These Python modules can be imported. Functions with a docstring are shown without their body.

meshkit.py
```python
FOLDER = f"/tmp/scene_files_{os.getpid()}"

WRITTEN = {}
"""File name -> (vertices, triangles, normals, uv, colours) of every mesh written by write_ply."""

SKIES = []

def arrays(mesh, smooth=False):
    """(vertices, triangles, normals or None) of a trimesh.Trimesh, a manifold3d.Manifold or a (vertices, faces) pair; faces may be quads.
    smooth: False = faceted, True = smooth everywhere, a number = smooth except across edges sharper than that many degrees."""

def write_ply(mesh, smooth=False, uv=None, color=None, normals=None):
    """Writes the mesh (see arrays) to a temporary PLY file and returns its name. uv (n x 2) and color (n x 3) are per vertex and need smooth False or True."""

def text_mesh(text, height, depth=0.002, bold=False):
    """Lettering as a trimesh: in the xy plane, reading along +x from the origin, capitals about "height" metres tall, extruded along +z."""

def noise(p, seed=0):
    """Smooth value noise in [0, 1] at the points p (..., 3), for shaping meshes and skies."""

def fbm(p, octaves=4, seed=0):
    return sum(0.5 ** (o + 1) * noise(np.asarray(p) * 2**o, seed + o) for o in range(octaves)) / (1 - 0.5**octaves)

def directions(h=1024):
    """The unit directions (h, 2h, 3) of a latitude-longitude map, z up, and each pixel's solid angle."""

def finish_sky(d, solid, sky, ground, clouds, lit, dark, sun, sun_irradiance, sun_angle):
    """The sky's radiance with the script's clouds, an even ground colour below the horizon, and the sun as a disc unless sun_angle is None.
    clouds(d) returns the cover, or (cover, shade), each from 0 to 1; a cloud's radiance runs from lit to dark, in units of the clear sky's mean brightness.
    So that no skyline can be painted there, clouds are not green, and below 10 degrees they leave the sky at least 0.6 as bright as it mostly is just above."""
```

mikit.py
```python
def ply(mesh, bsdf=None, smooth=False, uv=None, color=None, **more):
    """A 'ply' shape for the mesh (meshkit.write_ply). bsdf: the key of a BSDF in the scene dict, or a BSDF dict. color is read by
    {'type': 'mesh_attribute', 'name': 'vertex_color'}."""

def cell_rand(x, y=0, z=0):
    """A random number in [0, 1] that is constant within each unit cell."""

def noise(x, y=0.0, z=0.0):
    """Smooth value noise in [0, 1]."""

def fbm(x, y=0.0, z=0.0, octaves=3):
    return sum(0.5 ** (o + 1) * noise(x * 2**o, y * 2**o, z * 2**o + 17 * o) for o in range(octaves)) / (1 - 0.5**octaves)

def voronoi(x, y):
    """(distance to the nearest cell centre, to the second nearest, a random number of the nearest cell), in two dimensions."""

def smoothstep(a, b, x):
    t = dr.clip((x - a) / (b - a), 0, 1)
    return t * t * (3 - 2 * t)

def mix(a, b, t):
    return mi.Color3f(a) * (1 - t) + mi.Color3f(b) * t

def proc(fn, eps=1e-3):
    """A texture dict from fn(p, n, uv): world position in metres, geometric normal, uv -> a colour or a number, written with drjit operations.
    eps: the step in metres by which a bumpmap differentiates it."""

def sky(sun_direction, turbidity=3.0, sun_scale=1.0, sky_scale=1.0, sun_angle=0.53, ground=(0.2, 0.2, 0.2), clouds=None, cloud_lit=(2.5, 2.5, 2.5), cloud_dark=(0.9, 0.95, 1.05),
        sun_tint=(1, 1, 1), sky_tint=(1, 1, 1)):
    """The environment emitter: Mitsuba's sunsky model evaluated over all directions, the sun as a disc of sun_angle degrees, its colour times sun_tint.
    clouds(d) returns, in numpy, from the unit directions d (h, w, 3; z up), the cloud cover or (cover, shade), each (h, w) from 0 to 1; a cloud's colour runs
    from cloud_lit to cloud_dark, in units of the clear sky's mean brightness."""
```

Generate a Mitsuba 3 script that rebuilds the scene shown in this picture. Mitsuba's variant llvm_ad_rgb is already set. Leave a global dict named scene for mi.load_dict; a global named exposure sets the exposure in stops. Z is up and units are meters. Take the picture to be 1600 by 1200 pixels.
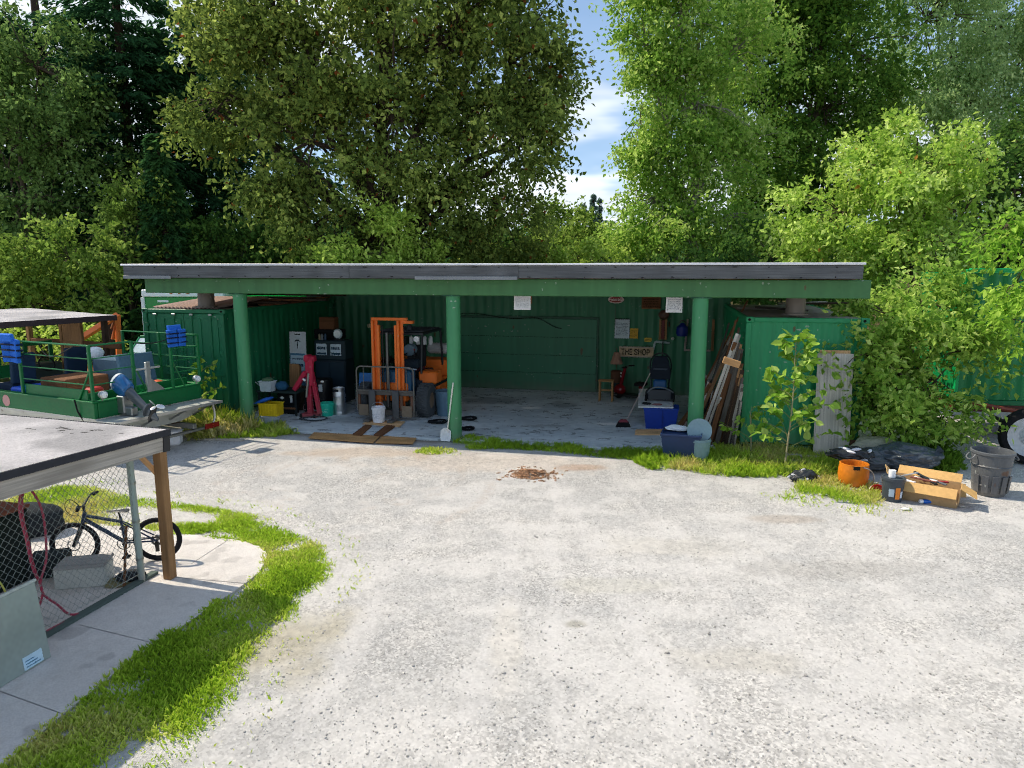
import math, numpy as np, trimesh, drjit as dr, mitsuba as mi, mikit, meshkit
import shapely, shapely.geometry as sg
from shapely import affinity
from mikit import noise, fbm, smoothstep, mix, voronoi, cell_rand

# ------------------------------------------------------------------ camera, sky, exposure
scene, labels = {'type': 'scene'}, {}
F, PITCH, CH = 1081.0, math.radians(9.4), 4.0
CP, SP = math.cos(PITCH), math.sin(PITCH)
scene['camera'] = {'type': 'perspective', 'fov': math.degrees(2 * math.atan(800 / F)), 'fov_axis': 'x', 'near_clip': 0.1, 'far_clip': 3000.0,
                   'to_world': mi.ScalarTransform4f().look_at(origin=[0, 0, CH], target=[0, CP, CH - SP], up=[0, 0, 1])}
exposure = 1.95
SUN_AZ, SUN_EL = math.radians(18.5), math.radians(49.5)
SUN = [-math.cos(SUN_AZ) * math.cos(SUN_EL), math.sin(SUN_AZ) * math.cos(SUN_EL), math.sin(SUN_EL)]


def clouds(d):
    q = d / np.maximum(d[..., 2:3] + 0.25, 0.05)
    a = meshkit.fbm(np.stack([q[..., 0] * 2.2 + 3.1, q[..., 1] * 3.4 + 1.7, d[..., 2] * 4], -1), 5, 3)
    b = meshkit.fbm(np.stack([q[..., 0] * 5, q[..., 1] * 8, d[..., 2] * 7], -1), 4, 11)
    c = np.clip((a - 0.47 + 0.10 * np.exp(-(d[..., 2] / 0.3) ** 2)) / 0.15, 0, 1)
    veil = 0.34 * np.exp(-(d[..., 2] / 0.45) ** 2)
    return 1 - (1 - c * c * (3 - 2 * c) * 0.9) * (1 - veil), np.clip((b - 0.35) * 1.2, 0, 0.7)


scene['sky'] = mikit.sky(SUN, turbidity=3, sun_tint=(.93, .985, 1.06), sky_tint=(.74, 1.0, 1.12), clouds=clouds, cloud_lit=(3.1, 3.3, 3.5), cloud_dark=(1.6, 1.9, 2.2))


# ------------------------------------------------------------------ where things stand: rays of the surveyed photograph meet real planes
def ray(x, y):
    a, b = (x - 800) / F, (y - 600) / F
    return np.array([a, CP - b * SP, -SP - b * CP])


CAM = np.array([0, 0, CH])
def g(x, y, z=0.0):
    r = ray(x, y); return CAM + r * ((z - CH) / r[2])
def dd(x, y, Y):
    r = ray(x, y); return CAM + r * (Y / r[1])
def scale_at(p):
    return F / (p[1] * CP - (p[2] - CH) * SP)


O = g(711, 688)
TH = math.radians(12.6)
U, V = np.array([math.cos(TH), -math.sin(TH), 0]), np.array([math.sin(TH), math.cos(TH), 0])
def S(u, v, z=0.0):
    return O + U * u + V * v + np.array([0, 0, z])
def uv_of(p):
    return (p - O) @ U, (p - O) @ V
def sv(x, y, v):
    r = ray(x, y); p = CAM + r * (((O - CAM) @ V + v) / (r @ V)); return (p - O) @ U, p[2]
def su(x, y, u):
    r = ray(x, y); return CAM + r * (((O - CAM) @ U + u) / (r @ U))


# ------------------------------------------------------------------ materials
def rgb(h):
    h = h.lstrip('#'); return tuple((int(h[i:i + 2], 16) / 255) ** 2.2 for i in (0, 2, 4))


def packed(uv):
    u, b = dr.floor(uv.x + 0.5), dr.floor(uv.y + 0.5)
    r = dr.floor(u / 256)
    return mi.Color3f(dr.power(r / 255, 2.2), dr.power((u - 256 * r) / 255, 2.2), dr.power(b / 255, 2.2))


def paint_fn(p, n, uv):
    k = 0.78 + 0.3 * fbm(p.x * 2.3, p.y * 2.3, p.z * 2.3, 2) + 0.16 * noise(p.x * 31, p.y * 31, p.z * 23)
    return packed(uv) * k


def worn_fn(p, n, uv):
    c = packed(uv)
    h = p.x * 0.98 - p.y * 0.2
    streak = fbm(h * 9, p.y * 5, p.z * 0.6, 3)
    c = c * (0.8 + 0.4 * streak)
    dust = smoothstep(0.9, 0.0, p.z) * fbm(h * 3, p.y * 3, p.z * 4, 2)
    c = mix(c, mi.Color3f(0.16, 0.14, 0.11), 0.5 * dust)
    rust = smoothstep(0.78, 0.83, fbm(h * 4 + 7, p.y * 4, p.z * 2.2, 3))
    chip = smoothstep(.885, .90, noise(h * 17 + 3, p.y * 17, p.z * 14)) * smoothstep(.5, .62, fbm(h * 1.3, p.y * 1.3, p.z * .9, 2))
    c = mix(c, mi.Color3f(.42, .45, .42), .5 * chip)
    splash = smoothstep(.42, .0, p.z + .25 * fbm(h * 6, p.y * 6, p.z * 3, 2))
    c = mix(c, mi.Color3f(.22, .20, .17), .55 * splash)
    return mix(c, mi.Color3f(0.10, 0.045, 0.02), rust * 0.8)


WOODS = ['#a39c93', '#a98258', '#6b4a33', '#8f6d4c', '#55504b', '#c9b391', '#8c8a88', '#caa377', '#3f3229', '#b9b4ac', '#5c5e60']


def wood_fn(p, n, uv):
    k = dr.floor(uv.y / 10)
    c = mi.Color3f(0)
    for i, w in enumerate(WOODS):
        c = dr.select(dr.abs(k - i) < 0.5, mi.Color3f(*rgb(w)), c)
    v = uv.y - 10 * k
    grain = fbm(uv.x * 1.6, v * 55 + k * 9, 0.0, 3)
    spot = noise(uv.x * 3.1, v * 4.0, 5.0)
    return c * (0.6 + 0.7 * grain) * (0.8 + 0.4 * spot)


def pbr(tex, rough, spec=0.4, metal=0.0, **more):
    return {'type': 'twosided', 'b': {'type': 'principled', 'base_color': tex, 'roughness': rough, 'specular': spec, 'metallic': metal, **more}}


paint = mikit.proc(paint_fn)
scene['matte'] = pbr(paint, 0.85, 0.3)
scene['semi'] = pbr(paint, 0.45)
scene['gloss'] = pbr(paint, 0.18, 0.5)
scene['metal'] = pbr(paint, 0.38, 0.5, 0.9)
scene['worn'] = pbr(mikit.proc(worn_fn), 0.5, 0.4)
scene['wood'] = pbr(mikit.proc(wood_fn), 0.8, 0.25)
scene['leaf'] = {'type': 'principledthin', 'base_color': {'type': 'mesh_attribute', 'name': 'vertex_color'}, 'roughness': 0.30, 'diff_trans': 1.0, 'eta': 1.45}
scene['stone'] = {'type': 'diffuse', 'reflectance': {'type': 'mesh_attribute', 'name': 'vertex_color'}}
scene['glass'] = {'type': 'thindielectric', 'int_ior': 1.5}


# ------------------------------------------------------------------ mesh helpers
def cat(*ms):
    ms = [m for x in ms for m in (x if isinstance(x, (list, tuple)) else [x])]
    return trimesh.util.concatenate(ms) if len(ms) > 1 else ms[0]


_corner = np.array([(a, b, c) for a in (-1, 1) for b in (-1, 1) for c in (-1, 1)], float)
_ch = np.vstack([_corner * np.where(np.arange(3) == k, 1.0, 0.8) for k in range(3)])
_ch_faces = trimesh.convex.convex_hull(_ch)
_idx = [int(np.argmin(np.abs(_ch - v).sum(1))) for v in _ch_faces.vertices]
_ch_f = np.array(_idx)[_ch_faces.faces]


def box(sx, sy, sz, c=(0, 0, 0), b=0.006):
    """a box with chamfered edges, its centre at c"""
    h = np.array([sx, sy, sz]) / 2
    b = min(b, 0.3 * h.min())
    v = np.vstack([_corner * np.where(np.arange(3) == k, h, h - b) for k in range(3)]) + np.array(c, float)
    return trimesh.Trimesh(v, _ch_f, process=False)


def bx(x0, x1, y0, y1, z0, z1, b=0.006):
    return box(x1 - x0, y1 - y0, z1 - z0, ((x0 + x1) / 2, (y0 + y1) / 2, (z0 + z1) / 2), b)


def basis(t):
    t = np.asarray(t, float) / np.linalg.norm(t)
    a = np.cross(t, [0, 0, 1.0] if abs(t[2]) < 0.9 else [1.0, 0, 0]); a /= np.linalg.norm(a)
    return t, a, np.cross(t, a)


def loft(rings, caps=True):
    """closed rings of equal count joined to a skin"""
    k, n = len(rings), len(rings[0])
    v = np.vstack(rings); f = []
    for i in range(k - 1):
        a = np.arange(n) + i * n; b = np.roll(np.arange(n), -1) + i * n
        f += [np.stack([a, b, b + n], 1), np.stack([a, b + n, a + n], 1)]
    if caps:
        v = np.vstack([v, rings[0].mean(0), rings[-1].mean(0)])
        a = np.arange(n); b = np.roll(a, -1)
        f += [np.stack([b, a, np.full(n, k * n)], 1), np.stack([a + (k - 1) * n, b + (k - 1) * n, np.full(n, k * n + 1)], 1)]
    return trimesh.Trimesh(v, np.vstack(f), process=False)


def tube(path, r, n=8, caps=True):
    p = np.asarray(path, float); r = np.broadcast_to(r, (len(p),))
    t = np.gradient(p, axis=0)
    _, a, _ = basis(t[0]); rings = []
    ang = np.arange(n) * 2 * np.pi / n
    for i in range(len(p)):
        q = t[i] / (np.linalg.norm(t[i]) + 1e-12)
        a = a - q * (a @ q); a /= np.linalg.norm(a) + 1e-12
        b = np.cross(q, a)
        rings.append(p[i] + r[i] * (np.cos(ang)[:, None] * a + np.sin(ang)[:, None] * b))
    return loft(rings, caps)


def cyl(p0, p1, r, n=16, r1=None):
    return tube([p0, p1], [r, r if r1 is None else r1], n)


def lathe(prof, n=24, c=(0, 0, 0), arc=2 * np.pi, ring=False):
    if ring: prof = list(prof) + [prof[0]]
    ang = np.arange(n) * arc / n
    return loft([np.stack([r * np.cos(ang), r * np.sin(ang), np.full(n, z)], 1) + np.array(c, float) for r, z in prof], not ring)


def torus(R, r, n=32, m=8, arc=2 * np.pi, sx=1.0):
    a = np.linspace(0, arc, n + 1)
    return tube(np.stack([R * np.cos(a) * sx, R * np.sin(a), 0 * a], 1), r, m, arc < 6.28)


def prism(pts, h, z=0.0):
    m = trimesh.creation.extrude_polygon(sg.Polygon(pts) if not isinstance(pts, sg.Polygon) else pts, h, engine='earcut')
    m.apply_translation([0, 0, z]); return m


def slab4(p, th):
    """a flat sheet on four points, thickened upwards"""
    p = np.array(p, float); n = np.cross(p[1] - p[0], p[2] - p[0]); n /= np.linalg.norm(n)
    if n[2] < 0: n = -n
    return loft([p, p + n * th])


def spline(pts, n=30):
    from scipy.interpolate import CubicSpline
    p = np.array(pts, float); s = np.r_[0, np.cumsum(np.linalg.norm(np.diff(p, axis=0), axis=1))]
    return CubicSpline(s, p)(np.linspace(0, s[-1], n))


def tf(loc=(0, 0, 0), rz=0.0, rx=0.0, ry=0.0):
    r = trimesh.transformations
    m = r.rotation_matrix(rz, [0, 0, 1]) @ r.rotation_matrix(rx, [1, 0, 0]) @ r.rotation_matrix(ry, [0, 1, 0])
    m[:3, 3] = loc; return m


def X(m, T):
    m = m.copy(); m.apply_transform(T); return m


def lump(rx, ry, rz, c=(0, 0, 0), amp=0.2, freq=3.0, seed=0, sub=3):
    m = trimesh.creation.icosphere(sub); v = np.array(m.vertices)
    d = meshkit.fbm(v * freq + seed * 7.3, 3, seed) - 0.5
    m.vertices = v * (1 + 2 * amp * d)[:, None] * [rx, ry, rz] + np.array(c, float); return m


def standing(text, h, depth=0.002, bold=False):
    """lettering on an upright face that looks towards -y, its middle at the origin"""
    m = meshkit.text_mesh(text, h, depth, bold)
    m.apply_translation([-m.bounds[:, 0].mean(), -h / 2, 0]); return X(m, tf(rx=math.pi / 2))


# ------------------------------------------------------------------ scene entries
TS = {}


def numbered(k):
    used = lambda q: q in scene or q in TS
    if not used(k): return k
    i = 1
    while used(f'{k}_{i:03d}'): i += 1
    return f'{k}_{i:03d}'


def entry(key, mesh, mat, T=None, smooth=35, color=None):
    name, _, c = mat.partition(':')
    local = mesh
    if T is not None: mesh = X(mesh, T)
    if color is not None:
        scene[key] = mikit.ply(mesh, name, smooth=False, color=color); return key
    if not c:
        scene[key] = mikit.ply(mesh, name, smooth=smooth); return key
    v0 = np.array(local.vertices)
    if name == 'wood':
        k, q = int(c), v0 - v0.mean(0)
        vt = np.linalg.svd(q.T @ q)[0]
        r = (hash_(key) % 97) * 0.31
        fl = np.array(local.faces)
        nn = np.abs(np.cross(v0[fl[:, 1]] - v0[fl[:, 0]], v0[fl[:, 2]] - v0[fl[:, 0]]) @ vt)
        thin = nn.argmax(1)
        vv, uu = v0[fl.ravel()], np.repeat(thin, 3)
        l = (vv - v0.mean(0)) @ vt
        a = l[:, 0]; b = np.where(uu == 1, l[:, 2], l[:, 1])
        uv = np.stack([a + r, 10 * k + np.clip(4 + b + (r % 1), 0.2, 9.5)], 1)
        mesh = trimesh.Trimesh(np.array(mesh.vertices)[fl.ravel()], np.arange(len(fl) * 3).reshape(-1, 3), process=False)
        scene[key] = mikit.ply(mesh, 'wood', smooth=False, uv=uv); return key
    cc = [int(c.lstrip('#')[i:i + 2], 16) for i in (0, 2, 4)]
    if smooth is not False:
        if smooth is not True:
            mesh = trimesh.graph.smooth_shade(trimesh.Trimesh(mesh.vertices, mesh.faces, process=True), angle=math.radians(smooth), facet_minarea=None)
        smooth = True
    scene[key] = mikit.ply(mesh, name, smooth=smooth, uv=np.tile([cc[0] * 256.0 + cc[1], float(cc[2])], (len(mesh.vertices), 1)))
    return key


def hash_(s):
    h = 7
    for ch in s: h = (h * 131 + ord(ch)) % 1000003
    return h


def say(key, label=None, category=None, group=None, kind=None):
    d = {k: v for k, v in dict(label=label, category=category, group=group, kind=kind).items() if v}
    if d: labels.setdefault(key, {}).update(d)


def thing(name, label, category, T=None, group=None):
    key = numbered(name); TS[key] = np.eye(4) if T is None else T
    say(key, label, category, group); return key


def part(parent, name, mesh, mat, label=None, kind=None, T=None, smooth=35, color=None):
    root = parent.split('__')[0]
    key = numbered(parent + '__' + name)
    entry(key, mesh, mat, TS[root] if T is None else TS[root] @ T, smooth, color)
    say(key, label, kind=kind); return key


def solo(name, mesh, mat, label, category, T=None, group=None, smooth=35):
    key = numbered(name); entry(key, mesh, mat, T, smooth); say(key, label, category, group); return key


def struct(name, mesh, mat, smooth=False):
    key = numbered(name); entry(key, mesh, mat, None, smooth); say(key, kind='structure'); return key


def at(p, rz=-TH, **k):
    return tf(p, rz, **k)
# ------------------------------------------------------------------ the ground
def blob(p, c, rx, ry):
    """soft stain mask: 1 at the centre c, 0 outside, with a ragged rim"""
    x, y = (p.x - float(c[0])) / rx, (p.y - float(c[1])) / ry
    d = dr.sqrt(x * x + y * y) + 0.9 * (fbm(p.x * 2.5, p.y * 2.5, 3.0, 3) - 0.5)
    return smoothstep(1.0, 0.35, d)


STAINS = [(g(830, 742), .55, .38, (.33, .26, .20), .5), (g(905, 730), .6, .3, (.30, .18, .11), .6), (g(760, 722), 3.4, 1.0, (.50, .43, .36), .4), (g(565, 708), 2.2, .6, (.44, .37, .30), .6),
          (g(1050, 855), 1.4, .5, (.44, .42, .37), .35), (g(960, 915), .9, .3, (.44, .43, .37), .35), (g(1230, 812), .7, .25, (.36, .31, .26), .5), (g(1170, 1030), .9, .3, (.42, .40, .35), .4),
          (g(790, 1010), .25, 1.2, (.50, .48, .44), .5), (g(898, 975), .18, .12, (.28, .27, .22), .6), (g(1300, 890), 1.5, .4, (.36, .35, .33), .5), (g(440, 1010), 1.0, 1.0, (.34, .31, .22), .6)]


def gravel_fn(p, n, uv):
    x, y = p.x, p.y
    big = fbm(x * 0.35, y * 0.5, 2.0, 4)
    mid = fbm(x * 2.1, y * 2.6, 5.0, 3)
    fine = fbm(x * 19, y * 19, 1.0, 3)
    _, _, r = voronoi(x * 46, y * 46)
    f2, _, r2 = voronoi(x * 30, y * 30)
    c = mix(mi.Color3f(.40, .40, .394), mi.Color3f(.487, .478, .46), smoothstep(.3, .7, big * .55 + mid * .45))
    c = c * (0.66 + 0.32 * r + 0.38 * fine)
    loose = smoothstep(.48, .62, fbm(x * .9 + 3, y * 1.5, 8.0, 4))
    c = c * (1 - .055 * loose) * (1 + .22 * loose * (r - .5))
    c = mix(c, mi.Color3f(.545, .54, .53), .45 * (1 - loose) * smoothstep(.4, .7, mid))
    for a, b, w in RUTS:   # pale bands worn by wheels, wandering towards the viewer
        t = x - a - b * (y - 9.0) - .5 * (fbm(y * .35, a, 0.0, 2) - .5)
        m = smoothstep(w, w * .4, dr.abs(t)) * smoothstep(.35, .6, fbm(x * 3, y * .7, 4.0, 3)) * smoothstep(4.0, 6.0, y) * smoothstep(15.5, 12.5, y)
        c = mix(c, mi.Color3f(.58, .57, .56), .3 * m)
    c = dr.select((r2 > 0.98) & (f2 < 0.34), c * 0.66, c)
    c = dr.select((r2 < 0.02) & (f2 < 0.40), mi.Color3f(.55, .54, .52), c)
    for q, rx, ry, col, k in STAINS:
        c = mix(c, mi.Color3f(*col) * (0.7 + 0.6 * fine), k * blob(p, q, rx, ry))
    for q, R in TRACKS:   # brown arcs left by turning tyres
        d = dr.sqrt(dr.square(x - float(q[0])) + dr.square(y - float(q[1])))
        m = smoothstep(.16, .04, dr.abs(d - R)) * smoothstep(.46, .66, mid) * smoothstep(.35, .6, fine)
        c = mix(c, mi.Color3f(.27, .21, .16), 0.26 * m)
    u = (x - float(O[0])) * float(U[0]) + (y - float(O[1])) * float(U[1])
    v = (x - float(O[0])) * float(V[0]) + (y - float(O[1])) * float(V[1])
    soil = mix(mi.Color3f(.05, .065, .02), mi.Color3f(.10, .075, .045), smoothstep(.35, .65, mid)) * (0.6 + 0.7 * fine)
    wild = dr.maximum(smoothstep(7.0, 8.5, v + 2 * mid), smoothstep(-12.5, -14.5, u + 1.5 * mid - 0.35 * dr.minimum(v, 0)) * smoothstep(-1.5, 1.0, v + mid))
    front = smoothstep(-.55, -.1, v + .5 * (mid - .5)) * smoothstep(9.5, 8.6, u)
    return mix(mix(c, soil, wild), soil * 1.6 + 0.03, 0.75 * front * (1 - wild))


RUTS = [(-1.6, .05, .22), (-.1, .07, .25), (1.3, -.10, .22), (2.7, -.12, .25), (.6, .02, .12)]
TRACKS = [(g(560, 742), 2.05), (g(560, 742), 1.75), (g(548, 760), 2.6), (g(455, 700), 3.2)]


def gravel_bump(p, n, uv):
    f, s, r = voronoi(p.x * 45, p.y * 45)
    f2, s2, r2 = voronoi(p.x * 24 + 4, p.y * 24)
    return (0.5 - dr.minimum(f, 0.5)) * (0.2 + r) + 0.6 * (0.4 - dr.minimum(f2, 0.4)) * smoothstep(.5, 1, r2) + 1.6 * fbm(p.x * 1.7, p.y * 1.7, 0.0, 2)


scene['gravel'] = {'type': 'bumpmap', 'b': {'type': 'diffuse', 'reflectance': mikit.proc(gravel_fn)}, 'tex': mikit.proc(gravel_bump, 0.004), 'scale': 0.009}
_n = 1500.0
struct('gravel_yard', trimesh.Trimesh([(-_n, -200, 0), (_n, -200, 0), (_n, 2500, 0), (-_n, 2500, 0)], [(0, 1, 2), (0, 2, 3)], process=False), 'gravel')


SPILLS = [(g(835, 637, .06), .42, .22), (g(955, 662, .06), .5, .17)]
DARKS = [(g(770, 625, .06), 1.1, .8), (g(880, 632, .06), .5, 1.2), (g(840, 665, .06), .7, .3), (g(560, 655, .06), 1.0, .6)]


def floor_fn(p, n, uv):
    a, b = fbm(p.x * .9, p.y * 1.5, 0.0, 4), fbm(p.x * 7, p.y * 12, 4.0, 3)
    c = mix(mi.Color3f(.39, .44, .46), mi.Color3f(.54, .59, .60), smoothstep(.3, .7, a * .6 + b * .4))
    for q, rx, ry in DARKS: c = c * (1 - 0.35 * blob(p, q, rx, ry))
    spot = smoothstep(.68, .73, fbm(p.x * 5.3, p.y * 8, 9.0, 3))
    c = c * (1 - .5 * spot)
    for q, rx, ry in SPILLS: c = mix(c, mi.Color3f(.78, .77, .74), .9 * blob(p, q, rx, ry))
    return c


scene['shed_concrete'] = pbr(mikit.proc(floor_fn), 0.7, 0.3)
struct('shed_floor', X(bx(-6.45, 6.55, -.16, 7.3, -.1, .055, .02), at(O)), 'shed_concrete')


def path_fn(p, n, uv):
    a, b, c = fbm(p.x * .8, p.y * .8, 0.0, 4), fbm(p.x * 9, p.y * 9, 4.0, 3), noise(p.x * 90, p.y * 90)
    k = mix(mi.Color3f(.50, .48, .46), mi.Color3f(.60, .575, .55), smoothstep(.3, .7, a * .7 + b * .3)) * (0.9 + 0.2 * c)
    s = smoothstep(.63, .72, fbm(p.x * 3.1 + 9, p.y * 3.1, 6.0, 3))
    crack = smoothstep(.012, .003, dr.abs(fbm(p.x * 1.1 + 5, p.y * 1.1, 9.0, 4) - .5)) * smoothstep(.5, .6, noise(p.x * .7, p.y * .7, 3.0))
    rusty = smoothstep(.66, .74, fbm(p.x * 6, p.y * 6, 12.0, 3))
    return mix(k * (1 - .2 * s) * (1 - .10 * crack), mi.Color3f(.36, .31, .26), 0.12 * rusty)


scene['path_concrete'] = pbr(mikit.proc(path_fn), 0.75, 0.3)
# the concrete walk at the left, cast in slabs with sawn joints
walk_px = [(30, 826), (70, 817), (152, 821), (218, 827), (284, 837), (325, 841), (362, 846), (390, 850), (408, 856), (416, 864), (417, 873), (413, 884), (405, 898), (390, 910), (363, 930), (330, 951), (298, 974), (249, 1005), (206, 1037), (160, 1072), (100, 1120), (20, 1190), (-120, 1330)]
walk = sg.Polygon([tuple(g(*q)[:2]) for q in walk_px] + [tuple(g(-700, 1330)[:2]), tuple(g(-500, 826)[:2])]).buffer(0)
AD, BD = np.array([-.22, -.975, 0]), np.array([-.975, .22, 0])      # the shelter's edges: towards the viewer, and away to the left
AD, BD = g(0, 1041) - g(222, 912), None
AD /= np.linalg.norm(AD); BD = np.array([AD[1], -AD[0], 0.0])
joints = [(g(357, 847), g(300, 884)), (g(255, 904), g(420, 919)), (g(126, 981), g(239, 1009)), (g(0, 1085), g(110, 1125))]
for a, b in joints:
    a, b = a[:2], b[:2]; e = (b - a) / np.linalg.norm(b - a)
    a2, b2 = (a - e * .02, b + e * 1.2)
    if a is joints[0][0] or abs(b[0] - joints[0][1][0]) < 1e-6: a2, b2 = a - e * .6, b
    walk = walk.difference(sg.LineString([a2, b2]).buffer(.007))
kerb = sg.LineString([tuple(g(240, 904)[:2]), tuple((g(240, 904) + AD * 6)[:2])])
inner = sg.Polygon([tuple(q[:2]) for q in (g(240, 904), g(240, 904) + AD * 6, g(240, 904) + AD * 6 - BD * -4, g(240, 904) + BD * 4)])
pieces = []
for poly in (walk.difference(inner.buffer(.006)), walk.intersection(inner)):
    pieces += [q for q in getattr(poly, 'geoms', [poly]) if q.area > .02]
struct('concrete_walk', trimesh.Trimesh(*(lambda m: (m.vertices, m.faces))(prism(max((walk.buffer(.02).buffer(0), ), key=lambda q: q.area) if walk.buffer(.02).geom_type == 'Polygon' else walk.convex_hull, .045, -.05)), process=False), 'path_concrete')
for q in pieces:
    k = numbered('concrete_walk__slab'); entry(k, prism(q, .055, -.02), 'path_concrete', None, False)

# ------------------------------------------------------------------ the open shed
GREEN, DGREEN = '#3c8052', '#20704c'
shed = thing('open_shed', 'long open fronted green shed with a flat roof set between two shipping containers', 'shed', at(O))
for i, u in enumerate((-5.49, 0, 5.49)):
    prof = [(.20, 0), (.20, .03), (.165, .035), (.163, 1.2), (.165, 1.21), (.163, 1.23), (.163, 2.45), (.166, 2.46), (.163, 2.47), (.163, 3.36), (.165, 3.42)]
    k = part(shed, 'column', lathe(prof, 32, (u, 0, .03)), 'worn:#41855a')
    part(k, 'cap_plate', bx(u - .21, u + .21, -.19, .19, 3.402, 3.418, .004), 'worn:#35604a')
    for du in (-.17, .17): part(k, 'anchor_bolt', cyl((u + du, -.1, .06), (u + du, -.1, .11), .016, 8), 'metal:#6a6660')
part(shed, 'beam', bx(-8.04, 8.75, -.17, .17, 3.42, 3.79, .012), 'worn:#3d6b40')
part(shed, 'roof_deck', bx(-8.35, 8.47, -.36, 7.45, 3.93, 4.09, .01), 'matte:#b0a898')
for i, u in enumerate(np.arange(-8, 8.6, 1.1)):
    part(shed, 'joist', bx(u - .04, u + .04, .2, 7.2, 3.68, 3.928, .005), 'wood:3')
for a, b in ((-8.40, -2.35), (-2.345, 1.62), (1.625, 8.52)):
    part(shed, 'fascia_board', bx(a, b, -.43, -.365, 3.80 + (.012 if a > 1 else 0), 4.085, .006), 'wood:10')
part(shed, 'drip_edge', bx(-8.45, 8.55, -.47, 7.5, 4.09, 4.135, .008), 'semi:#d9dadd')
for a, b in ((-8.4, -7.05), (-.75, 1.6)):
    part(shed, 'flashing', bx(a, b, -.455, -.432, 3.775, 3.85, .003), 'semi:#7b7f82')
nails = []
r = np.random.default_rng(5)
for u in np.arange(-8.1, 8.4, .62):
    for z in (3.84, 4.05):
        nails.append(cyl((u + r.normal() * .05, -.438, z + r.normal() * .012), (u, -.428, z), .011, 6))
part(shed, 'nail', cat(nails), 'matte:#2c2a2a', kind='stuff')


def corrugated(u0, u1, v, sgn, pitch=.278, depth=.036):
    """corner points of a corrugated sheet from u0 to u1"""
    out, u = [], u0
    a, b = pitch * .26, pitch * .24
    while u < u1 - 1e-6:
        for du, dv in ((0, 0), (a, 0), (a + .068, sgn * depth), (a + .068 + a, sgn * depth)):
            if u + du <= u1: out.append((u + du, v + dv))
        u += pitch
    out.append((u1, v)); return out


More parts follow.
